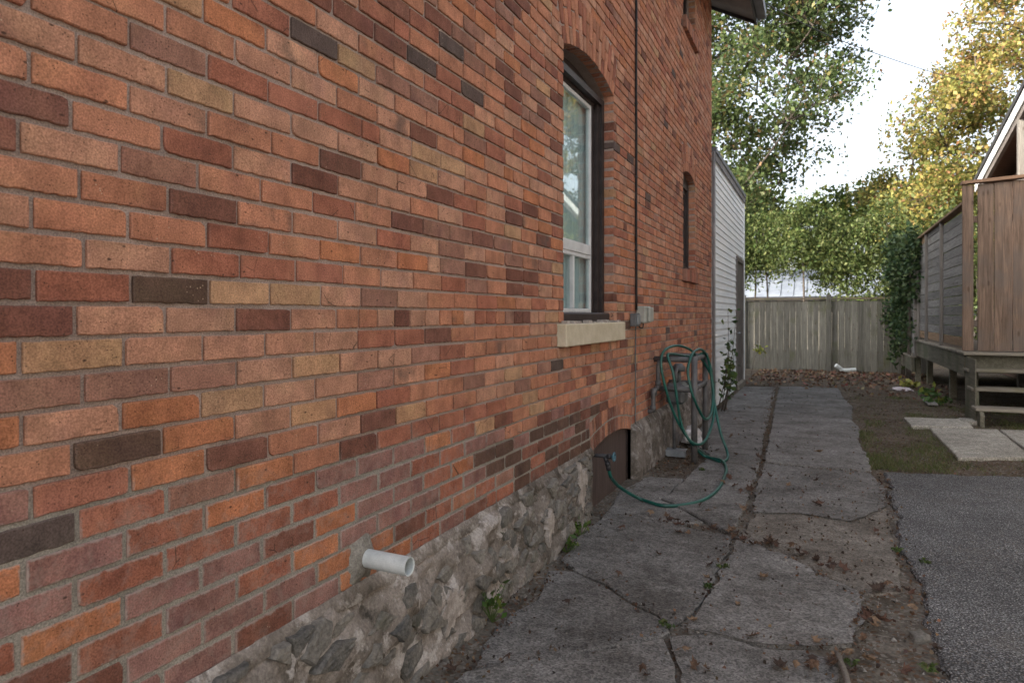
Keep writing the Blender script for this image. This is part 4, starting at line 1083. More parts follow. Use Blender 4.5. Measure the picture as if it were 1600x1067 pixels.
# ------------------------------------------------------------------ deck with stairs and privacy screens
dk = thing('wooden_deck', 'raised wooden deck with open steps and tall board privacy screens', 'deck', (3.9, 12, 0))
DX, DYF, DYB, DH = 3.20, 10.90, 15.95, .865
rd = random.Random(14)
k = 0; y = DYF
while y < DYB:                                         # deck boards run across
    MB().cbox(DX - .02, 6.8, y, y + .134, DH - .035, DH, .004).build('deck_board', MAT['tread'], dk); y += .142
for (a, b) in ((DYF, 12.6), (12.605, 14.2), (14.205, DYB)):
    MB().cbox(DX, DX + .038, a, b, DH - .32, DH - .037, .004).build('rim_joist', MAT['deck'], dk)
MB().cbox(DX + .04, 6.8, DYF + .02, DYF + .058, DH - .28, DH - .037, .004).build('rim_joist', MAT['deck'], dk)
for p in ((3.34, 11.1), (3.42, 13.2), (3.42, 15.8), (4.9, 11.1), (4.9, 13.5)):
    MB().cbox(p[0] - .05, p[0] + .05, p[1] - .05, p[1] + .05, -.05, DH - .036, .006).build('post', MAT['deck'], dk)
# lower landing behind
y = 15.98
while y < 17.9:
    MB().cbox(DX - .10, 6.5, y, y + .134, .49, .525, .004).build('deck_board', MAT['tread'], dk); y += .142
MB().cbox(DX - .08, DX - .042, 15.98, 17.95, .22, .488, .004).build('rim_joist', MAT['deck'], dk)
MB().cbox(DX, DX + .10, 16.05, 16.15, -.05, .488, .006).build('post', MAT['deck'], dk)
MB().cbox(DX - .04, DX + .06, 17.4, 17.5, -.05, .488, .006).build('post', MAT['deck'], dk)
# side screen of horizontal boards
ys_ = [DYF + .12, 13.02, 14.75, 15.90]
for a, b in zip(ys_[:-1], ys_[1:]):
    z = DH + .05; k = 0
    while z < 2.78:
        hgt = rd.uniform(.135, .155)
        mat = MAT['screen'] if k > 0 else MAT['cap_board_y']
        MB().cbox(DX + .05 + rd.uniform(-.004, .004), DX + .072, a + .002, b - .002, z, z + hgt - rd.uniform(.006, .012), .003).build('screen_board', mat, dk); z += hgt; k += 1
for y in (13.0, 14.73, 15.86):
    MB().cbox(DX + .005, DX + .048, y - .045, y + .045, DH + .001, 2.86, .004).build('screen_post', MAT['screen_post'], dk)
MB().cbox(DX - .01, DX + .12, DYF + .1, 15.95, 2.862, 2.90, .004).build('cap_rail', MAT['cap_board_y'], dk)
MB().cbox(DX + .05, DX + .07, 14.75, 15.85, 2.74, 2.86, .003).build('screen_board', MAT['cap_board_y'], dk)
# lower screen behind on the landing, grown over by the vine
for a, b in ((16.0, 17.0), (17.0, 17.95)):
    z = .55
    while z < 2.45:
        MB().cbox(DX + .02, DX + .042, a, b - .003, z, z + .138, .003).build('screen_board', MAT['screen'], dk); z += .146
for y in (16.02, 16.98):
    MB().cbox(DX - .03, DX + .018, y - .045, y + .045, .526, 2.62, .004).build('screen_post', MAT['screen_post'], dk)
# front screen of tall vertical planks
x = DX - .02; k = 0
for wd, gap in ((.125, .05), (.180, .006), (.195, .008), (.190, .006), (.185, .006), (.190, .008), (.19, .006), (.19, .006), (.19, .006), (.19, .006)):
    MB().cbox(x, x + wd, DYF - .002 - (.02 if k == 0 else 0), DYF + .022, DH + .012, 3.10 + .05 * (x - DX), .004).build('plank', MAT['plank'], dk)
    x += wd + gap; k += 1
MB().add([(DX - .03, DYF - .06, 3.115), (DX + 2, DYF - .06, 3.215), (DX + 2, DYF + .09, 3.215), (DX - .03, DYF + .09, 3.115),
          (DX - .03, DYF - .06, 3.155), (DX + 2, DYF - .06, 3.255), (DX + 2, DYF + .09, 3.255), (DX - .03, DYF + .09, 3.155)],
         [(0, 3, 2, 1), (4, 5, 6, 7), (0, 1, 5, 4), (1, 2, 6, 5), (2, 3, 7, 6), (3, 0, 4, 7)]).build('cap_rail', MAT['cap_board'], dk)
MB().cbox(DX + .0, DX + 1.9, DYF + .024, DYF + .06, 2.6, 2.69, .004).build('rail', MAT['plank'], dk)
MB().cbox(DX + .0, DX + 1.9, DYF + .024, DYF + .06, 1.2, 1.29, .004).build('rail', MAT['plank'], dk)
# steps
SX0, SX1 = 3.20, 4.75
for i, (z, yf) in enumerate(((.655, 10.60), (.435, 10.32), (.215, 10.04))):
    MB().cbox(SX0 - .02, SX1, yf - .02, yf + .27, z - .04, z, .006).build('tread', MAT['tread'], dk)
MB().cbox(SX0 - .025, SX1, DYF - .13, DYF - .004, DH - .04, DH - .001, .006).build('tread', MAT['tread'], dk)
for x in (SX0 + .02, SX1 - .05):
    m = MB(); P = [(9.98, -.02), (10.16, -.02), (10.90, .52), (10.90, .82), (10.83, .822), (10.60, .612), (10.58, .612), (10.55, .392), (10.32, .392), (10.30, .172), (10.03, .172), (9.98, .12)]
    n = len(P)
    for xx in (x, x + .045): m.v += [(xx, a, b) for a, b in P]
    m.f.append(tuple(range(n))); m.f.append(tuple(reversed(range(n, 2 * n))))
    for i in range(n):
        j = (i + 1) % n; m.f.append((i, n + i, n + j, j))
    m.build('stringer', MAT['deck'], dk)
MB().cbox(3.06, 3.30, 10.16, 10.42, -.03, .035, .01).build('footing', MAT['paver'], dk)
MB().cbox(SX0 + .005, SX0 + .018, 10.2, 10.86, .0, .80, .002).build('side_board', MAT['deck'], dk)

# ------------------------------------------------------------------ neighbour's house behind the deck
nh = thing('neighbour_house', 'neighbouring house roof with black edge and white fascia above the deck screen', 'house', (8, 15, 0))
NX = 4.75
def nz(y): return 4.38 - (y - 19.0) * .225
MB().box(NX + .5, 12, 8.5, 19.0, 0, 4.4).build('wall', MAT['soffit_brown'], nh)
MB().box(6.6, 13, -7, 8.45, 0, 5.2).build('wall', MAT['shed_wall'], nh)  # unseen front wing, added to dim the near brick wall
MB().add([(6.2, -7.3, 5.15), (6.2, 8.6, 5.15), (9.8, 8.6, 7.6), (9.8, -7.3, 7.6), (13.4, 8.6, 5.15), (13.4, -7.3, 5.15)], [(0, 3, 2, 1), (2, 3, 5, 4), (1, 2, 4), (0, 5, 3)]).build('roof', MAT['shingle'], nh)  # roof over the added, unseen wing
def slope(x0, x1, ya, yb, o0, o1, name, mat):
    return MB().add([(x0, ya, nz(ya) + o0), (x1, ya, nz(ya) + o0), (x1, yb, nz(yb) + o0), (x0, yb, nz(yb) + o0),
                     (x0, ya, nz(ya) + o1), (x1, ya, nz(ya) + o1), (x1, yb, nz(yb) + o1), (x0, yb, nz(yb) + o1)],
                    [(0, 3, 2, 1), (4, 5, 6, 7), (0, 1, 5, 4), (1, 2, 6, 5), (2, 3, 7, 6), (3, 0, 4, 7)]).build(name, mat, nh)
slope(NX - .03, 12, 8.5, 19.2, .10, .20, 'roof', MAT['shingle'])
slope(NX, NX + .03, 8.5, 19.15, -.10, .098, 'fascia', MAT['fascia_white'])
slope(NX + .032, 11.9, 8.5, 19.1, .02, .06, 'soffit', MAT['soffit_brown'])
slope(NX + .032, NX + .10, 8.5, 19.05, -.22, .018, 'beam', MAT['door_brown'])
for y in (12.2, 15.45):
    MB().cbox(NX + .03, NX + .17, y - .07, y + .07, 0, nz(y) - .20, .006).build('post', MAT['screen_post'], nh)

# ------------------------------------------------------------------ garden shed beyond the fence
gs_ = thing('garden_shed', 'low shed with pale blue metal roof glimpsed behind the back fence', 'shed', (1.5, 31, 0))
MB().box(-4, 4.9, 29.2, 32.5, 0, 2.05).build('wall', MAT['shed_wall'], gs_)
for k in range(20):
    a = -4.3 + k * .475
    MB().add([(a, 28.8, 2.10), (a + .47, 28.8, 2.10), (a + .47, 31.0, 3.25), (a, 31.0, 3.25), (a, 28.8, 2.07), (a + .47, 28.8, 2.07), (a + .47, 31.0, 3.22), (a, 31.0, 3.22)],
             [(0, 1, 2, 3), (4, 7, 6, 5), (0, 4, 5, 1), (1, 5, 6, 2), (3, 2, 6, 7), (0, 3, 7, 4)]).add([(a - .02, 28.79, 2.135), (a + .02, 28.79, 2.135), (a + .02, 31, 3.285), (a - .02, 31, 3.285), (a - .03, 28.79, 2.09), (a + .03, 28.79, 2.09), (a + .03, 31, 3.24), (a - .03, 31, 3.24)],
             [(0, 1, 2, 3), (4, 0, 3, 7), (1, 5, 6, 2), (4, 5, 1, 0)]).build('roof_panel', MAT['metal_roof'], gs_)
MB().add([(-4.3, 31.0, 3.24), (5.2, 31.0, 3.24), (5.2, 33.2, 2.1), (-4.3, 33.2, 2.1)], [(0, 1, 2, 3)]).build('roof_back', MAT['metal_roof'], gs_)
MB().box(-4.3, 5.2, 28.84, 28.9, 1.93, 2.065).build('fascia', MAT['dark_metal'], gs_)

# ------------------------------------------------------------------ trees
def leaf_mesh(name, P, size, cols, rng, mat, parent, flat=0.3, elong=1.5, droop=0.0):
    """P: (n,3) positions; one kite-shaped leaf folded along its rib at each"""
    n = len(P)
    a = rng.normal(size=(n, 3)); a[:, 2] -= droop; a /= np.linalg.norm(a, axis=1)[:, None]
    b = rng.normal(size=(n, 3)); b[:, 2] *= 0.5
    nrm = np.cross(a, b); nrm /= np.linalg.norm(nrm, axis=1)[:, None]
    side = np.cross(nrm, a)
    s = (size * rng.uniform(0.6, 1.35, n))[:, None]
    V = np.empty((n, 4, 3))
    V[:, 0] = P - a * s * 0.5 * elong
    V[:, 1] = P + side * s * 0.5 + nrm * s * 0.12 - a * s * 0.05
    V[:, 2] = P + a * s * 0.5 * elong
    V[:, 3] = P - side * s * 0.5 + nrm * s * 0.12 - a * s * 0.05
    o0 = wloc(parent) if parent else Vector((0, 0, 0))
    V -= np.array(o0[:])
    me = bpy.data.meshes.new(name)
    me.vertices.add(4 * n); me.vertices.foreach_set('co', V.reshape(-1).astype(np.float32))
    me.loops.add(4 * n); me.loops.foreach_set('vertex_index', np.arange(4 * n, dtype=np.int32))
    me.polygons.add(n); me.polygons.foreach_set('loop_start', np.arange(0, 4 * n, 4, dtype=np.int32))
    me.update(calc_edges=True)
    ca = me.color_attributes.new('Col', 'FLOAT_COLOR', 'POINT')
    C4 = np.ones((n, 4, 4), dtype=np.float32); C4[:, :, :3] = cols[:, None, :]
    ca.data.foreach_set('color', C4.ravel()); me.materials.append(mat)
    o = bpy.data.objects.new(name, me); COL.objects.link(o)
    if parent: o.parent = parent
    return o
def palette(rng, n, pal, w_, jit=0.15):
    c = np.array(pal)[rng.choice(len(pal), n, p=np.array(w_) / sum(w_))]
    return np.clip(c * rng.uniform(1 - jit * 1.6, 1 + jit * 1.6, (n, 1)) * rng.uniform(1 - jit * .5, 1 + jit * .5, (n, 3)), 0.003, 1)

def broad_tree(name, label, base, crown_c, crown_r, nclump, per, size, pal_fn, seed, group, trunk_r=.16, keep=None, csize=(.45, .95)):
    rng = np.random.default_rng(seed); rr = random.Random(seed)
    t = thing(name, label, 'tree', base, group)
    base = Vector(base); cc = Vector(crown_c)
    cl = []
    while len(cl) < nclump:
        d = rng.normal(size=3); d /= np.linalg.norm(d); r_ = rng.uniform(0.25, 1.0) ** 0.55
        p = cc + Vector(d * r_ * np.array(crown_r))
        if keep and not keep(p): continue
        cl.append(p)
    # skeleton
    m = MB(); top = Vector((cc.x * .6 + base.x * .4, cc.y * .6 + base.y * .4, cc.z))
    fork = base.lerp(top, .45)
    m.tube(curve([base - Vector((0, 0, .2)), base.lerp(fork, .5) + Vector((rr.uniform(-.1, .1), 0, 0)), fork, top], 5), [trunk_r * (1 - .75 * i / 15) for i in range(16)], 9)
    tr_ = m.build('trunk', MAT['bark'], t, True)
    lim = MB(); nodes = [fork.lerp(top, k / 6) for k in range(7)]
    for p in cl:
        s = min(nodes, key=lambda q: (q - p).length + (2.2 if q.z > p.z - .3 else 0)); L = (p - s).length
        if L < .3: continue
        mid = s.lerp(p, .5) + Vector((rr.uniform(-.12, .12), rr.uniform(-.12, .12), rr.uniform(.0, .16))) * L
        r0 = min(.06, .014 + .012 * L)
        lim.tube(curve([s, mid, p], 4), [r0 * (1 - .8 * i / 8) for i in range(9)], 5, False)
        nodes.append(mid); nodes.append(p.lerp(mid, .4))
        for q in range(5):
            e = p + Vector((rr.uniform(-.6, .6), rr.uniform(-.6, .6), rr.uniform(-.35, .45)))
            lim.tube([p.lerp(mid, .3 * q / 4), e], [.013, .005], 4, False)
    lim.build('limbs', MAT['bark'], t, True)
    P, Cc = [], []
    for p in cl:
        r_ = rr.uniform(*csize); k = int(per * rr.uniform(.55, 1.35))
        q = np.clip(rng.normal(size=(k, 3)), -1.75, 1.75) * np.array([r_ * .55, r_ * .55, r_ * .34]) + np.array(p[:])
        P.append(q); Cc.append(pal_fn(rng, q, p))
    P = np.concatenate(P); Cc = np.concatenate(Cc)
    cr = leaf_mesh('crown', P, size, Cc, rng, MAT['leaf'], t, droop=.35)
    return t

GREEN = [(.075, .110, .040), (.100, .138, .050), (.130, .160, .060), (.055, .085, .034), (.19, .175, .065), (.20, .125, .065)]
def pal_green(rng, q, p):
    hi = 0.06 if p.z > 8.6 else 0.03
    return palette(rng, len(q), GREEN, [.26, .30, .18, .15, .07, hi])
def pal_maple(rng, q, p):
    k = (p.z - 5.0) / 6 + rng.normal() * .22
    if k > .55: wts = [.14, .28, .30, .20, .08]
    elif k > .15: wts = [.34, .34, .18, .10, .04]
    else: wts = [.52, .32, .10, .04, .02]
    return palette(rng, len(q), [(.135, .155, .045), (.23, .22, .062), (.33, .275, .082), (.34, .24, .095), (.31, .16, .085)], wts)
def pal_back(rng, q, p): return palette(rng, len(q), [(.075, .115, .026), (.13, .165, .035), (.19, .20, .045), (.05, .08, .022)], [.3, .35, .2, .15])

def keep_left(p):                           # the crown leans away to the left and rises to the right
    u, v, Z = proj(*p)
    return p.z > 3.4 and u < np.interp(v, [-200, 0, 150, 230, 300, 340], [1370, 1345, 1325, 1300, 1215, 1160])
def keep_right(p):                          # widest low down, narrowing towards the top
    u, v, Z = proj(*p)
    return p.z > 3.2 and u > np.interp(v, [-100, 0, 100, 180, 280, 360], [1570, 1524, 1480, 1428, 1362, 1350])
broad_tree('shade_tree', 'tall green leaved tree rising behind the white clapboard addition', (-2.6, 29.5, 0), (-2.6, 29, 11.0), (7.2, 4.5, 7.4), 300, 260, .112, pal_green, 31, None, .2, keep_left, (.6, 1.25))
broad_tree('maple_tree', 'large maple turning yellow and orange behind the deck', (8.6, 30.5, 0), (8.4, 30, 7.8), (6.6, 5.0, 5.6), 250, 330, .10, pal_maple, 57, None, .24, keep_right, (.6, 1.1))

def cedar(base, h, r_, seed, label, low=2.0, n=5600):
    rng = np.random.default_rng(seed); rr = random.Random(seed)
    t = thing('cedar_tree', label, 'tree', base, 'row of cedars behind the fence')
    m = MB()
    b = Vector(base)
    for k in range(rr.choice([1, 2, 2])):
        o_ = Vector((rr.uniform(-.25, .25), rr.uniform(-.15, .15), 0))
        m.tube(curve([b + o_ - Vector((0, 0, .1)), b + o_ * 1.4 + Vector((rr.uniform(-.1, .1), 0, h * .4)), b + o_ * .6 + Vector((0, 0, h * .93))], 4), [.045 - .004 * i for i in range(9)], 6)
    m.build('trunk', MAT['bark'], t, True)
    P, C_ = [], []
    ncl = 58; lean = (rr.uniform(-.25, .25), rr.uniform(-.2, .2))
    for k in range(ncl):
        z = low + (h - low) * (k + rr.random()) / ncl; f_ = 1 - ((z - low) / (h - low)) ** 2.2
        ring = r_ * (.30 + .95 * f_) * (0.75 if z < low + .5 else 1) * rr.uniform(.7, 1.3)
        a = rr.uniform(0, 2 * math.pi); d = ring * math.sqrt(rr.uniform(.15, 1))
        k2 = (z - low) / (h - low); c = np.array([b.x + d * math.cos(a) + lean[0] * k2, b.y + d * math.sin(a) + lean[1] * k2, z - .35 * d + rr.uniform(-.15, .15)])
        kk = int(n / ncl * rr.uniform(.5, 1.4))
        q = rng.normal(size=(kk, 3)) * np.array([.22, .22, .16]) * rr.uniform(.7, 1.6)
        q[:, 2] -= .35 * np.hypot(q[:, 0], q[:, 1])
        P.append(c + q); lt = rr.uniform(.75, 1.35)
        C_.append(np.clip(palette(rng, kk, [(.070, .100, .030), (.100, .128, .040), (.130, .148, .052), (.045, .068, .024)], [.3, .35, .18, .17]) * lt, 0, 1))
    leaf_mesh('crown', np.concatenate(P), .056, np.concatenate(C_), rng, MAT['leaf'], t, elong=2.0, droop=.8)
CED = [(-1.6, 22.6, 5.0, .95, 'first cedar of the row, half hidden by the white clapboard addition', 2.9), (-.35, 23.1, 4.55, .9, 'second cedar from the white addition, over the metal shed roof', 3.15),
       (.85, 22.4, 4.85, .85, 'third cedar from the white addition, over the metal shed roof', 3.15), (2.15, 22.9, 4.3, .95, 'fourth cedar from the white addition, right of the shed roof', 2.6),
       (3.05, 22.3, 4.6, .9, 'fifth cedar from the white addition, above the fence post', 1.5), (4.2, 22.9, 4.05, 1.0, 'sixth cedar from the white addition, left of the vine', 1.2),
       (5.2, 23.3, 4.6, .95, 'last cedar of the row, behind the vine and the deck screen', 1.2)]
for i, (x, y, h, r_, lb, low) in enumerate(CED): cedar((x, y, 0), h, r_, 100 + i, lb, low)
broad_tree('background_tree', 'pale green tree in the gap of sky above the cedars', (3.6, 36, 0), (3.4, 36, 5.0), (3.6, 2.5, 2.6), 60, 260, .17, pal_back, 77, None, .14, lambda p: p.z > 2.2, (.6, 1.1))
broad_tree('background_tree', 'dense yellowish green tree far behind the cedars, next to the brick house', (-4.2, 36, 0), (-4.0, 36, 5.2), (4.2, 2.5, 3.4), 80, 260, .17, pal_back, 78, None, .14, lambda p: p.z > 2.0, (.6, 1.1))
broad_tree('background_tree', 'yellow green tree far behind the maple, low over the deck screen', (10.5, 41, 0), (10.2, 41, 5.0), (5.6, 2.5, 3.6), 80, 260, .18, pal_back, 79, None, .14, lambda p: p.z > 2.0, (.6, 1.2))

# vine over the corner of the back screen
rng = np.random.default_rng(5)
vn = thing('climbing_vine', 'dark green vine climbing over the far end of the deck screen', 'vine', (3.1, 17, 0))
P, C_ = [], []; ms = MB(); rv = random.Random(5)
for k in range(100):
    y = rv.uniform(15.6, 18.3); z = rv.uniform(.55, 2.9) if rv.random() < .7 else rv.uniform(2.2, 3.15)
    if z < 1.6 and rv.random() < (.85 if y < 16.6 else .55): continue
    c = np.array([3.12 + rv.uniform(-.22, .12), y, z]); q = rng.normal(size=(80, 3)) * np.array([.09, .17, .15]) + c
    P.append(q)
    red = rv.random() < .03
    C_.append(palette(rng, 80, [(.07, .03, .025), (.05, .06, .03), (.09, .04, .03)] if red else [(.025, .050, .022), (.040, .070, .026), (.065, .095, .035)], [.4, .3, .3]))
for k in range(9):
    y = 16.2 + k * .22; ms.tube(curve([(3.13, y, 0), (3.15 + rv.uniform(-.04, .04), y + rv.uniform(-.2, .2), 1.0), (3.13, y + rv.uniform(-.3, .3), 2.0), (3.15, y + rv.uniform(-.4, .4), 2.8)], 4), .010, 5)
ms.build('stem', MAT['bark'], vn, True)
leaf_mesh('foliage', np.concatenate(P), .070, np.concatenate(C_), rng, MAT['leaf_small'], vn, droop=.6)

# self-sown shrub against the white clapboards
sh = thing('self_sown_shrub', 'thin leafy shrub growing against the white clapboards', 'shrub', (.16, 10.2, 0))
ms = MB(); P = []; rv = random.Random(9)
for k in range(9):
    b = Vector((.14 + rv.uniform(-.05, .08), 10.15 + rv.uniform(-.15, .25), 0)); hgt = rv.uniform(.6, 1.05) if k < 7 else rv.uniform(1.3, 1.6)
    e = b + Vector((rv.uniform(.02, .18), rv.uniform(-.3, .45), hgt)); pts = curve([b, b.lerp(e, .5) + Vector((.02, rv.uniform(-.06, .06), .03)), e], 8); ms.tube(pts, [.007 - .00028 * i for i in range(len(pts))], 5)
    for p in pts[5:]:
        for q in range(rv.choice([1, 2]) if k < 7 else rv.choice([0, 1])): P.append((p.x + rv.gauss(0, .05), p.y + rv.gauss(0, .09), p.z + rv.gauss(0, .05)))
ms.build('stem', MAT['bark'], sh, True)
P = np.array(P); leaf_mesh('foliage', P, .070, palette(rng, len(P), [(.045, .085, .025), (.075, .12, .035), (.12, .15, .04)], [.5, .35, .15]), rng, MAT['leaf_small'], sh, elong=1.15)
yl_ = thing('yellow_seedling', 'small yellow leaved seedling in front of the back fence', 'seedling', (.05, 15.8, 0))
ms = MB().tube(curve([(.05, 15.8, 0), (.10, 15.85, .35), (.22, 15.9, .62)], 4), .005, 5); ms.build('stem', MAT['bark'], yl_, True)
P = np.array([(.20 + rv.gauss(0, .09), 15.9 + rv.gauss(0, .1), .58 + rv.gauss(0, .07)) for _ in range(26)])
leaf_mesh('foliage', P, .075, palette(rng, len(P), [(.30, .30, .06), (.20, .25, .06)], [.6, .4]), rng, MAT['leaf_small'], yl_)

# weeds: rosettes in the joints and at the wall foot
def weed(p, r_, n, label, cat='weed', pal=((.060, .115, .025), (.10, .16, .035), (.14, .17, .045)), up=.5):
    t = thing('weed', label, cat, (p[0], p[1], 0), 'weeds in the joints and at the wall foot')
    m = MB(); rr = random.Random(int(p[0] * 977 + p[1] * 131)); P = []
    for k in range(n):
        a = rr.uniform(0, 6.28); L = r_ * rr.uniform(.5, 1.2)
        e = Vector((p[0] + L * math.cos(a), p[1] + L * math.sin(a), .005 + L * up * rr.uniform(.2, 1.4)))
        P += [tuple(Vector((p[0], p[1], .0)).lerp(e, f) + Vector((0, 0, .02 * math.sin(3.1 * f) * up))) for f in (.45, .7, 1.0)]
        m.tube([(p[0], p[1], -.01), e], [.0022, .001], 4, False)
    m.build('stem', MAT['leaf_stem'], t)
    P = np.array(P); leaf_mesh('foliage', P, max(.012, r_ * .30), palette(rng, len(P), pal, [.4, .4, .2]), rng, MAT['leaf_small'], t, elong=1.8)
MAT['leaf_stem'] = simple('weed_stems', (.06, .10, .03), (.10, .14, .04), 20, .7, 0, bump=0)
WEEDS = [((.10, 2.74), .065, 22, 'bright green weed in the soil gap at the foot of the stone foundation', 1.7), ((.10, 3.72), .075, 22, 'weed by the pale plaster patch low on the foundation', .9), ((.085, 4.02), .06, 18, 'small weed at the wall foot just left of the boarded window', 1.2)]
for p, r_, n, lb, up in WEEDS: weed(p, r_, n, lb, up=up)
for (u, v), lb in (((1130, 887), 'small weed in the long joint, right above the moss clump'), ((1105, 917), 'mossy clump in the long joint between two slabs'), ((1041, 978), 'tiny weed where the cracks meet in the foreground'),
                   ((1402, 861), 'small weed at the left edge of the asphalt, upper one'), ((1446, 880), 'dry grass tuft on the asphalt edge'), ((1330, 1037), 'small weed beside the grey stick'), ((1095, 735), 'low grass patch at the foot of the pipe guard'), ((1450, 1045), 'mossy tuft beside the asphalt in the foreground')):
    p = gp(u, v); weed((p.x, p.y), .032, 11, lb, up=.3, pal=((.045, .075, .022), (.07, .105, .03), (.10, .12, .04)))

# ------------------------------------------------------------------ grass and leaf litter
def blades(name, pts, h, pal, wts, mat, label, cat):
    n = len(pts); rg = np.random.default_rng(3)
    P = np.array(pts); a = rg.uniform(0, 2 * np.pi, n); hh = h * rg.uniform(.4, 1.3, n)
    d = np.stack([np.cos(a), np.sin(a), np.zeros(n)], 1); ln = rg.normal(size=(n, 3)) * .55; ln[:, 2] = 1
    V = np.empty((n, 3, 3)); V[:, 0] = P - d * .0028; V[:, 1] = P + d * .0028; V[:, 2] = P + ln * hh[:, None]
    me = bpy.data.meshes.new(name); me.vertices.add(3 * n); me.vertices.foreach_set('co', V.reshape(-1).astype(np.float32))
    me.loops.add(3 * n); me.loops.foreach_set('vertex_index', np.arange(3 * n, dtype=np.int32)); me.polygons.add(n); me.polygons.foreach_set('loop_start', np.arange(0, 3 * n, 3, dtype=np.int32)); me.update(calc_edges=True)
    ca = me.color_attributes.new('Col', 'FLOAT_COLOR', 'POINT'); C4 = np.ones((n, 3, 4), dtype=np.float32); C4[:, :, :3] = palette(rg, n, pal, wts)[:, None, :]; ca.data.foreach_set('color', C4.ravel())
    me.materials.append(mat); o = bpy.data.objects.new(name, me); COL.objects.link(o); return tag(o, label, cat, kind='stuff')
def gz(x, y): return -0.018 + 0.012 * fbm(x * 2.3, y * 2.3) + 0.008 * fbm(x * 9, y * 9, 3)
rg_ = random.Random(77); pts = []
while len(pts) < 30000:
    x, y = rg_.uniform(1.84, 6.5), rg_.uniform(6.75, 13.0)
    if y < 6.85 + .11 * (x - 2): continue
    dn = fbm(x * 1.5, y * .9, 5) * 1.3 + .18 - max(0, y - 9.5) * .22 - (.5 if x < 1.95 and y > 9 else 0) + (.35 if y < 7.3 + .11 * (x - 2) else 0)
    if rg_.random() > max(.02, min(1, dn)): continue
    if 2.42 < x < 3.13 and 9.5 < y < 10.4: continue
    if 2.62 < x < 4.05 and 7.6 + .55 * (x - 2.62) < y < 9.75: continue
    pts.append((x, y, gz(x, y) - .004))
blades('grass', pts, .042, [(.070, .098, .030), (.10, .13, .038), (.14, .13, .06), (.17, .14, .085)], [.35, .3, .2, .15], MAT['leaf_small'], 'thin patchy grass between the path, asphalt and deck', 'grass')

LEAFV = []
def lobed_leaf(seed, curl):
    """a five-lobed dead leaf, cupped and crumpled, with a stalk"""
    rr = random.Random(seed); m = MB()
    out = []
    for k in range(5):
        a = math.radians(-110 + 55 * k); L = (.62, .88, 1.0, .88, .62)[k] * rr.uniform(.85, 1.1)
        out.append((a - .20, L * .62)); out.append((a, L)); out.append((a + .20, L * .60))
        if k < 4: out.append((a + .48, (.50 * rr.uniform(.85, 1.15))))
    def z(x, y): return curl * (abs(x) ** 1.5 * .55 * (1 + .4 * math.sin(seed)) + .35 * max(0, y) ** 2) + .10 * fbm(x * 2.5 + seed, y * 2.5, 1) * (.5 + curl)
    m.v.append((0, 0, z(0, 0)))
    for f_ in (.55, 1.0):
        for a, L in out:
            x, y = math.sin(a) * L * f_, math.cos(a) * L * f_; m.v.append((x * (1 - .25 * curl), y, z(x, y) + (rr.uniform(-.04, .07) if f_ == 1 else 0)))
    n = len(out)
    for k in range(n - 1):
        m.f.append((0, 1 + k, 2 + k)); m.f.append((1 + k, 1 + n + k, 2 + n + k, 2 + k))
    b = len(m.v); m.v += [(-.02, 0, z(0, 0)), (.02, 0, z(0, 0)), (.12, -.62, .10)]; m.f.append((b, b + 1, b + 2))
    Rc = (.75, .5, .38, .30)[seed % 4]; an = rr.uniform(0, 3.14); ca, sa = math.cos(an), math.sin(an); W = []
    for x, y, zz in m.v:                     # roll the blade round a slanting axis
        p, q = x * ca + y * sa, -x * sa + y * ca
        p2 = (Rc + zz * .3) * math.sin(p / Rc); z2 = Rc - (Rc - zz * .5) * math.cos(p / Rc)
        W.append((p2 * ca - q * sa, p2 * sa + q * ca, z2 + .12 * fbm(x * 3, y * 3, seed)))
    m.v = W
    me = bpy.data.meshes.new('dead_leaf'); me.from_pydata(m.v, [], m.f); me.materials.append(MAT['leaf_brown']); me.update(); return me
t = NT('dead_leaf_brown'); oi = t.n('ShaderNodeObjectInfo'); c_ = t.val(oi.outputs['Color'], t.ramp(t.noise(60, 4), .3, .7, .6, 1.35)); MAT['leaf_brown'] = t.done(c_, .75, t.bump(t.noise(90, 3), .5, .004), .25)
for i in range(10): LEAFV.append(lobed_leaf(i * 3 + 1, (.5, .9, 1.3, 1.7)[i % 4]))
LP = """967,902 890,952 972,832 1059,832 1107,885 1107,905 1087,972 1155,946 1064,1027 1087,1045 1105,1047 1012,1058 1003,1050 708,1045 794,1033 1173,996 1273,788 1283,790 1361,815 1242,826 1165,796
1369,832 1206,850 1202,843 1211,855 1294,890 1300,894 1316,891 1286,886 1370,924 1378,921 1398,920 1422,928 1394,940 1366,974 1371,982 1360,962 1430,956 1219,1045 1228,1050 1264,1045 1297,1034 1303,1043 1328,1026 1350,1031 1412,1049 1467,1018 1272,1003
1283,707 1204,746 1275,753 1148,656 1141,684 1165,686 1157,770 1170,768 1060,818 1075,822 1090,826 1105,828 1120,832 1130,838 1140,836 1152,838 1146,828 1160,846 1168,838 1030,815 1020,808 1140,750 1132,757 1146,762 1105,800 1092,792 1120,797
1100,712 1120,705 1150,712 1185,716 1195,722 1180,735 1070,728 1178,660 1172,640 1215,700 1230,760 1263,872 1275,876 1248,866 1390,756 1385,770 1335,975 1348,1003 1190,905 1030,868""".split()
rl = random.Random(19)
for (a, b, n_) in (((1030, 812), (1150, 840), 14), ((1150, 838), (1215, 856), 10), ((1240, 862), (1320, 893), 6), ((1360, 958), (1372, 985), 5), ((1368, 920), (1426, 930), 5), ((1212, 1040), (1330, 1050), 6)):
    for k in range(n_):
        f_ = rl.random(); LP.append('%f,%f' % (a[0] + (b[0] - a[0]) * f_ + rl.gauss(0, 5), a[1] + (b[1] - a[1]) * f_ + rl.gauss(0, 3.5)))
DEADC = [(.080, .048, .033), (.115, .070, .046), (.060, .037, .028), (.155, .102, .066), (.046, .030, .024), (.085, .046, .034)]
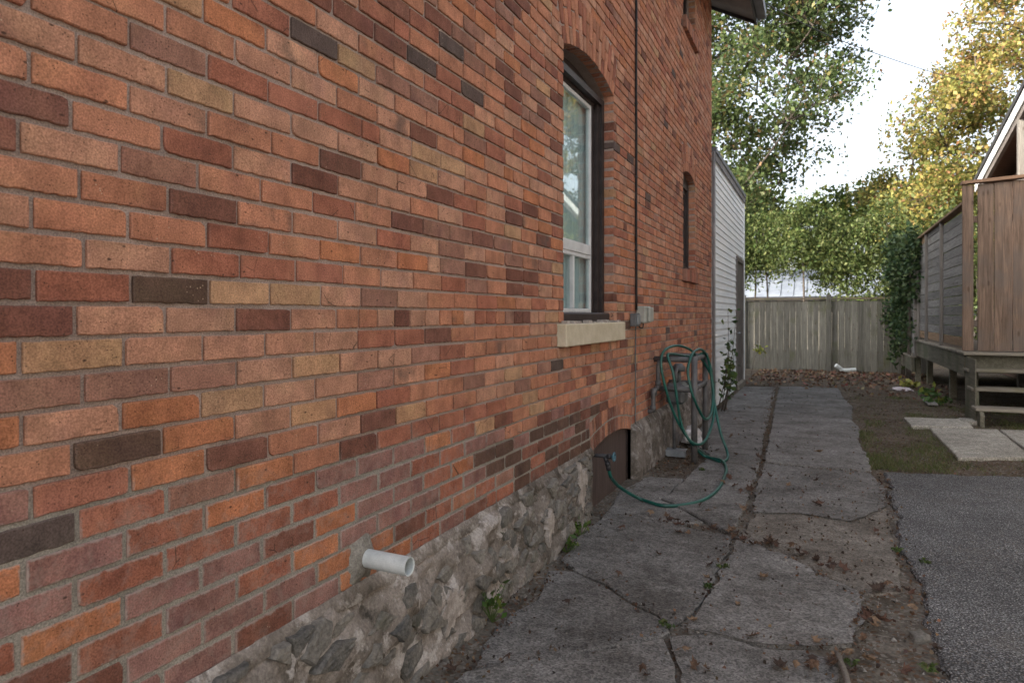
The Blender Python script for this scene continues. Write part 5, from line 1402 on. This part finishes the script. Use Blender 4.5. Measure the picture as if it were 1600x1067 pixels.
for i, s_ in enumerate(LP):
    u, v = map(float, s_.split(',')); p = gp(u, v); sz = rl.uniform(.036, .066) * (1.0 if v > 780 else 1.2)
    o = bpy.data.objects.new('dead_leaf', LEAFV[rl.randrange(10)]); COL.objects.link(o)
    o.location = (p.x, p.y, .006 + sz * .10); o.scale = (sz, sz, sz * rl.uniform(.8, 1.2)); o.rotation_euler = (rl.uniform(-.5, .5), rl.uniform(-.5, .5), rl.uniform(0, 6.28))
    if rl.random() < .28: o.rotation_euler[0] += math.pi; o.location.z += sz * .5
    c = rl.choice(DEADC); o.color = c + (1,)
    lb = ('curled dead leaf on the far slabs near the hose and the pipe guard' if v < 790 else 'curled dead leaf on the gritty strip beside the asphalt' if u > 1330
          else 'dead leaf in the drift along the crack across the middle of the path' if v < 900 and u > 1015 and abs(v - (812 + .235 * (u - 1030))) < 16
          else 'curled dead leaf on the slabs nearest the stone foundation' if u < 1010 else 'curled dead leaf on the broken slabs in the foreground')
    tag(o, lb, 'leaf', 'dead leaves lying on the path')
# the heap of small litter at the back and crumbs in the joints
def flakes(name, pts, size, pal, wts, label, cat):
    n = len(pts); rg = np.random.default_rng(12); P = np.array(pts)
    o = leaf_mesh(name, P, size, palette(rg, n, pal, wts, .25), rg, MAT['dead_leaf'], None, elong=1.3); return tag(o, label, cat, kind='stuff')
pts = []
while len(pts) < 1400:
    x, y = rg_.uniform(.05, 3.6), 18.35 - abs(rg_.gauss(0, 2.6))
    if y < 10.6 or (x < 1.8 and y < 13.9 and rg_.random() < .93): continue
    if x > 1.8 and y < 13 and rg_.random() < .5: continue
    pts.append((x, y, max(gz(x, y), 0.004 if y < 14 and x < 1.8 else -1) + .012))
flakes('leaf_litter', pts, .060, [(.11, .066, .042), (.16, .09, .06), (.075, .045, .032), (.24, .17, .105), (.16, .065, .05)], [.3, .25, .2, .15, .1], 'scattered dead leaf litter on the soil in front of the back fence', 'leaves')
pts = []
JL = [((1212, 604), (1203, 640)), ((1203, 640), (1187, 722)), ((1187, 722), (1168, 780)), ((1168, 780), (1150, 836)), ((1150, 836), (1112, 915)), ((1112, 915), (1040, 985)), ((1187, 724), (1360, 738)), ((925, 800), (1140, 835)), ((1150, 838), (1290, 900)), ((1290, 900), (1350, 930)), ((1350, 930), (1340, 1010)), ((941, 912), (1025, 962)), ((732, 1048), (1019, 987)), ((1065, 978), (1330, 1020)), ((1375, 740), (1410, 850)), ((1410, 850), (1440, 930)), ((1440, 930), (1480, 1067)), ((760, 960), (850, 880))]
for (a, b) in JL:
    A, B = gp(*a), gp(*b); L = (B - A).length
    for k in range(int(L * 60)):
        p = A.lerp(B, rg_.random()); pts.append((p.x + rg_.gauss(0, .035), p.y + rg_.gauss(0, .035), .004 + rg_.uniform(-.008, .008)))
for k in range(420):
    x, y = rg_.uniform(.05, .20), rg_.uniform(1.2, 4.4); pts.append((x, y, rg_.uniform(-.01, .012)))
for k in range(350):
    p = (rg_.uniform(0.02, .42), rg_.uniform(5.7, 7.4)); pts.append((p[0], p[1], rg_.uniform(-.006, .02)))
for k in range(700):
    x, y = rg_.uniform(1.0, 1.9), rg_.uniform(2.6, 6.4); pts.append((x, y, rg_.uniform(-.01, .008)))
for k in range(500):
    p = (rg_.uniform(.1, 1.9), rg_.uniform(2.2, 13)); pts.append((p[0], p[1], .007))
for k in range(2600):
    x, y = rg_.uniform(1.85, 4.6), rg_.uniform(6.9, 14.5); pts.append((x, y, gz(x, y) + .006))
flakes('leaf_crumbs', pts, .014, [(.10, .055, .032), (.06, .038, .026), (.17, .10, .06), (.035, .026, .02)], [.35, .3, .15, .2], 'brown crumbs of leaves and twigs caught in the slab joints', 'debris')
# grit and pebbles on the worn strip beside the asphalt
gr = MB()
for k in range(900):
    if k < 560: x, y = rg_.uniform(1.45, 1.95), rg_.uniform(2.5, 5.6)
    else:
        x, y = rg_.uniform(.1, 1.85), rg_.uniform(2.2, 7.0)
    s = rg_.uniform(.003, .009) * (1.8 if rg_.random() < .08 else 1); z = (gz(x, y) if k < 560 else .004) + s * .3
    c, sn = math.cos(k * 1.3), math.sin(k * 1.3)
    V = [(1, .2, -.2), (-.3, 1, -.3), (-.9, -.4, -.1), (.2, -.9, -.3), (.1, .1, .7)]
    gr.add([(x + s * (a * c - b * sn), y + s * (a * sn + b * c), z + s * d) for a, b, d in V], [(0, 1, 4), (1, 2, 4), (2, 3, 4), (3, 0, 4)])
tag(gr.build('gravel', simple('grit', (.10, .092, .084), (.24, .225, .21), 90, .9, .2), None), 'grit and small pebbles on the worn strip by the asphalt', 'gravel', kind='stuff')

# ------------------------------------------------------------------ small loose things
p = gp(1440, 996); o = bpy.data.objects.new('stone', ROCK[2].copy()); COL.objects.link(o); o.location = (p.x, p.y, -.004); o.scale = (.040, .034, .024); o.rotation_euler = (.2, .1, .6)
tag(o, 'rounded grey stone half buried at the edge of the asphalt', 'stone')
st = thing('fallen_stick', 'grey stick lying among leaves at the bottom edge of the picture', 'stick', (1.49, 2.85, 0))
a, b = gp(1308, 1020, .02), gp(1330, 1110, .02)
MB().tube(curve([a, a.lerp(b, .5) + Vector((.01, .0, .006)), b], 5), [.010, .011, .012, .012, .011, .012, .013, .012, .013, .014, .014], 7).build('stick_wood', MAT['stick'], st, True)
bx_ = thing('metal_offcut', 'bent grey sheet metal offcut lying at the foundation below the gas meter', 'metal piece', (.1, 6.75, 0))
MB().cbox(.03, .26, 6.60, 6.66, .0, .062, .004).build('flange', MAT['zinc'], bx_); MB().cbox(.03, .26, 6.661, 6.74, .054, .062, .002).build('top_plate', MAT['zinc'], bx_)
def crumple(name, label, cat, c, s, mat, seed):
    bm = bmesh.new(); bmesh.ops.create_icosphere(bm, subdivisions=3, radius=1)
    for v in bm.verts:
        q = v.co.copy(); v.co = Vector((q.x * s[0], q.y * s[1], max(-.2, q.z) * s[2])) * (1 + .45 * fbm(q.x * 2.2 + seed, q.y * 2.2, q.z * 2.2) + .18 * fbm(q.x * 6 + seed, q.y * 6, q.z * 6))
    me = bpy.data.meshes.new(name); bm.to_mesh(me); bm.free(); me.materials.append(mat)
    o = bpy.data.objects.new(name, me); COL.objects.link(o); o.location = c; return tag(o, label, cat)
crumple('plastic_bag', 'crumpled clear plastic bag on the ground behind the pipe guard', 'bag', (.20, 7.35, .05), (.10, .13, .12), MAT['plastic_bag'], 2)
p = gp(1410, 609); crumple('plastic_wrapper', 'flat pink and white plastic wrapper on the soil near the deck', 'wrapper', (p.x, p.y, .005), (.16, .20, .035), MAT['wrapper'], 5)
el = thing('downspout_elbow', 'white downspout elbow lying in front of the back fence', 'pipe', (2.05, 17.4, 0))
MB().tube(curve([at(1306, 566, 16.4) , at(1312, 570, 16.4), at(1318, 574, 16.4), at(1337, 573, 16.4)], 4), .048, 10).build('elbow_tube', MAT['pvc'], el, False)
for ch in el.children: 
    mn = min(v.co.z for v in ch.data.vertices); ch.location.z = -mn - .02
p = gp(1452, 629); lo = MB().cbox(p.x - .06, p.x + .07, p.y - .35, p.y + .3, .0, .03, .004).build('loose_board', MAT['screen'], None); tag(lo, 'short grey board lying on the soil beside the deck', 'board')
# low green leaves under the deck
for i, (x, y, lb) in enumerate(((3.05, 12.2, 'broad leaved weed under the deck edge, near the steps'), (3.1, 13.3, 'broad leaved weed under the deck edge, behind the loose board'), (3.0, 14.9, 'yellow leaved weed by the far deck post'))):
    weed((x, y), .20, 16, lb, pal=((.05, .10, .03), (.07, .13, .04), (.20, .22, .05)) if i < 2 else ((.30, .28, .06), (.22, .24, .06), (.2, .2, .05)), up=.6)

# service wire overhead
wr = thing('overhead_wire', 'thin dark service wire crossing the sky from the house eave', 'wire', (.6, 10.3, 5.9))
MB().tube(curve([at(1150, -25, 10), at(1186, 0, 10.6), at(1278, 48, 12.0), at(1355, 79, 13.4), at(1450, 111, 15.2), at(1514, 129, 16.4), at(1600, 147, 18), at(1700, 160, 20)], 8), .0085, 5).build('wire_strand', MAT['cable'], wr, True)
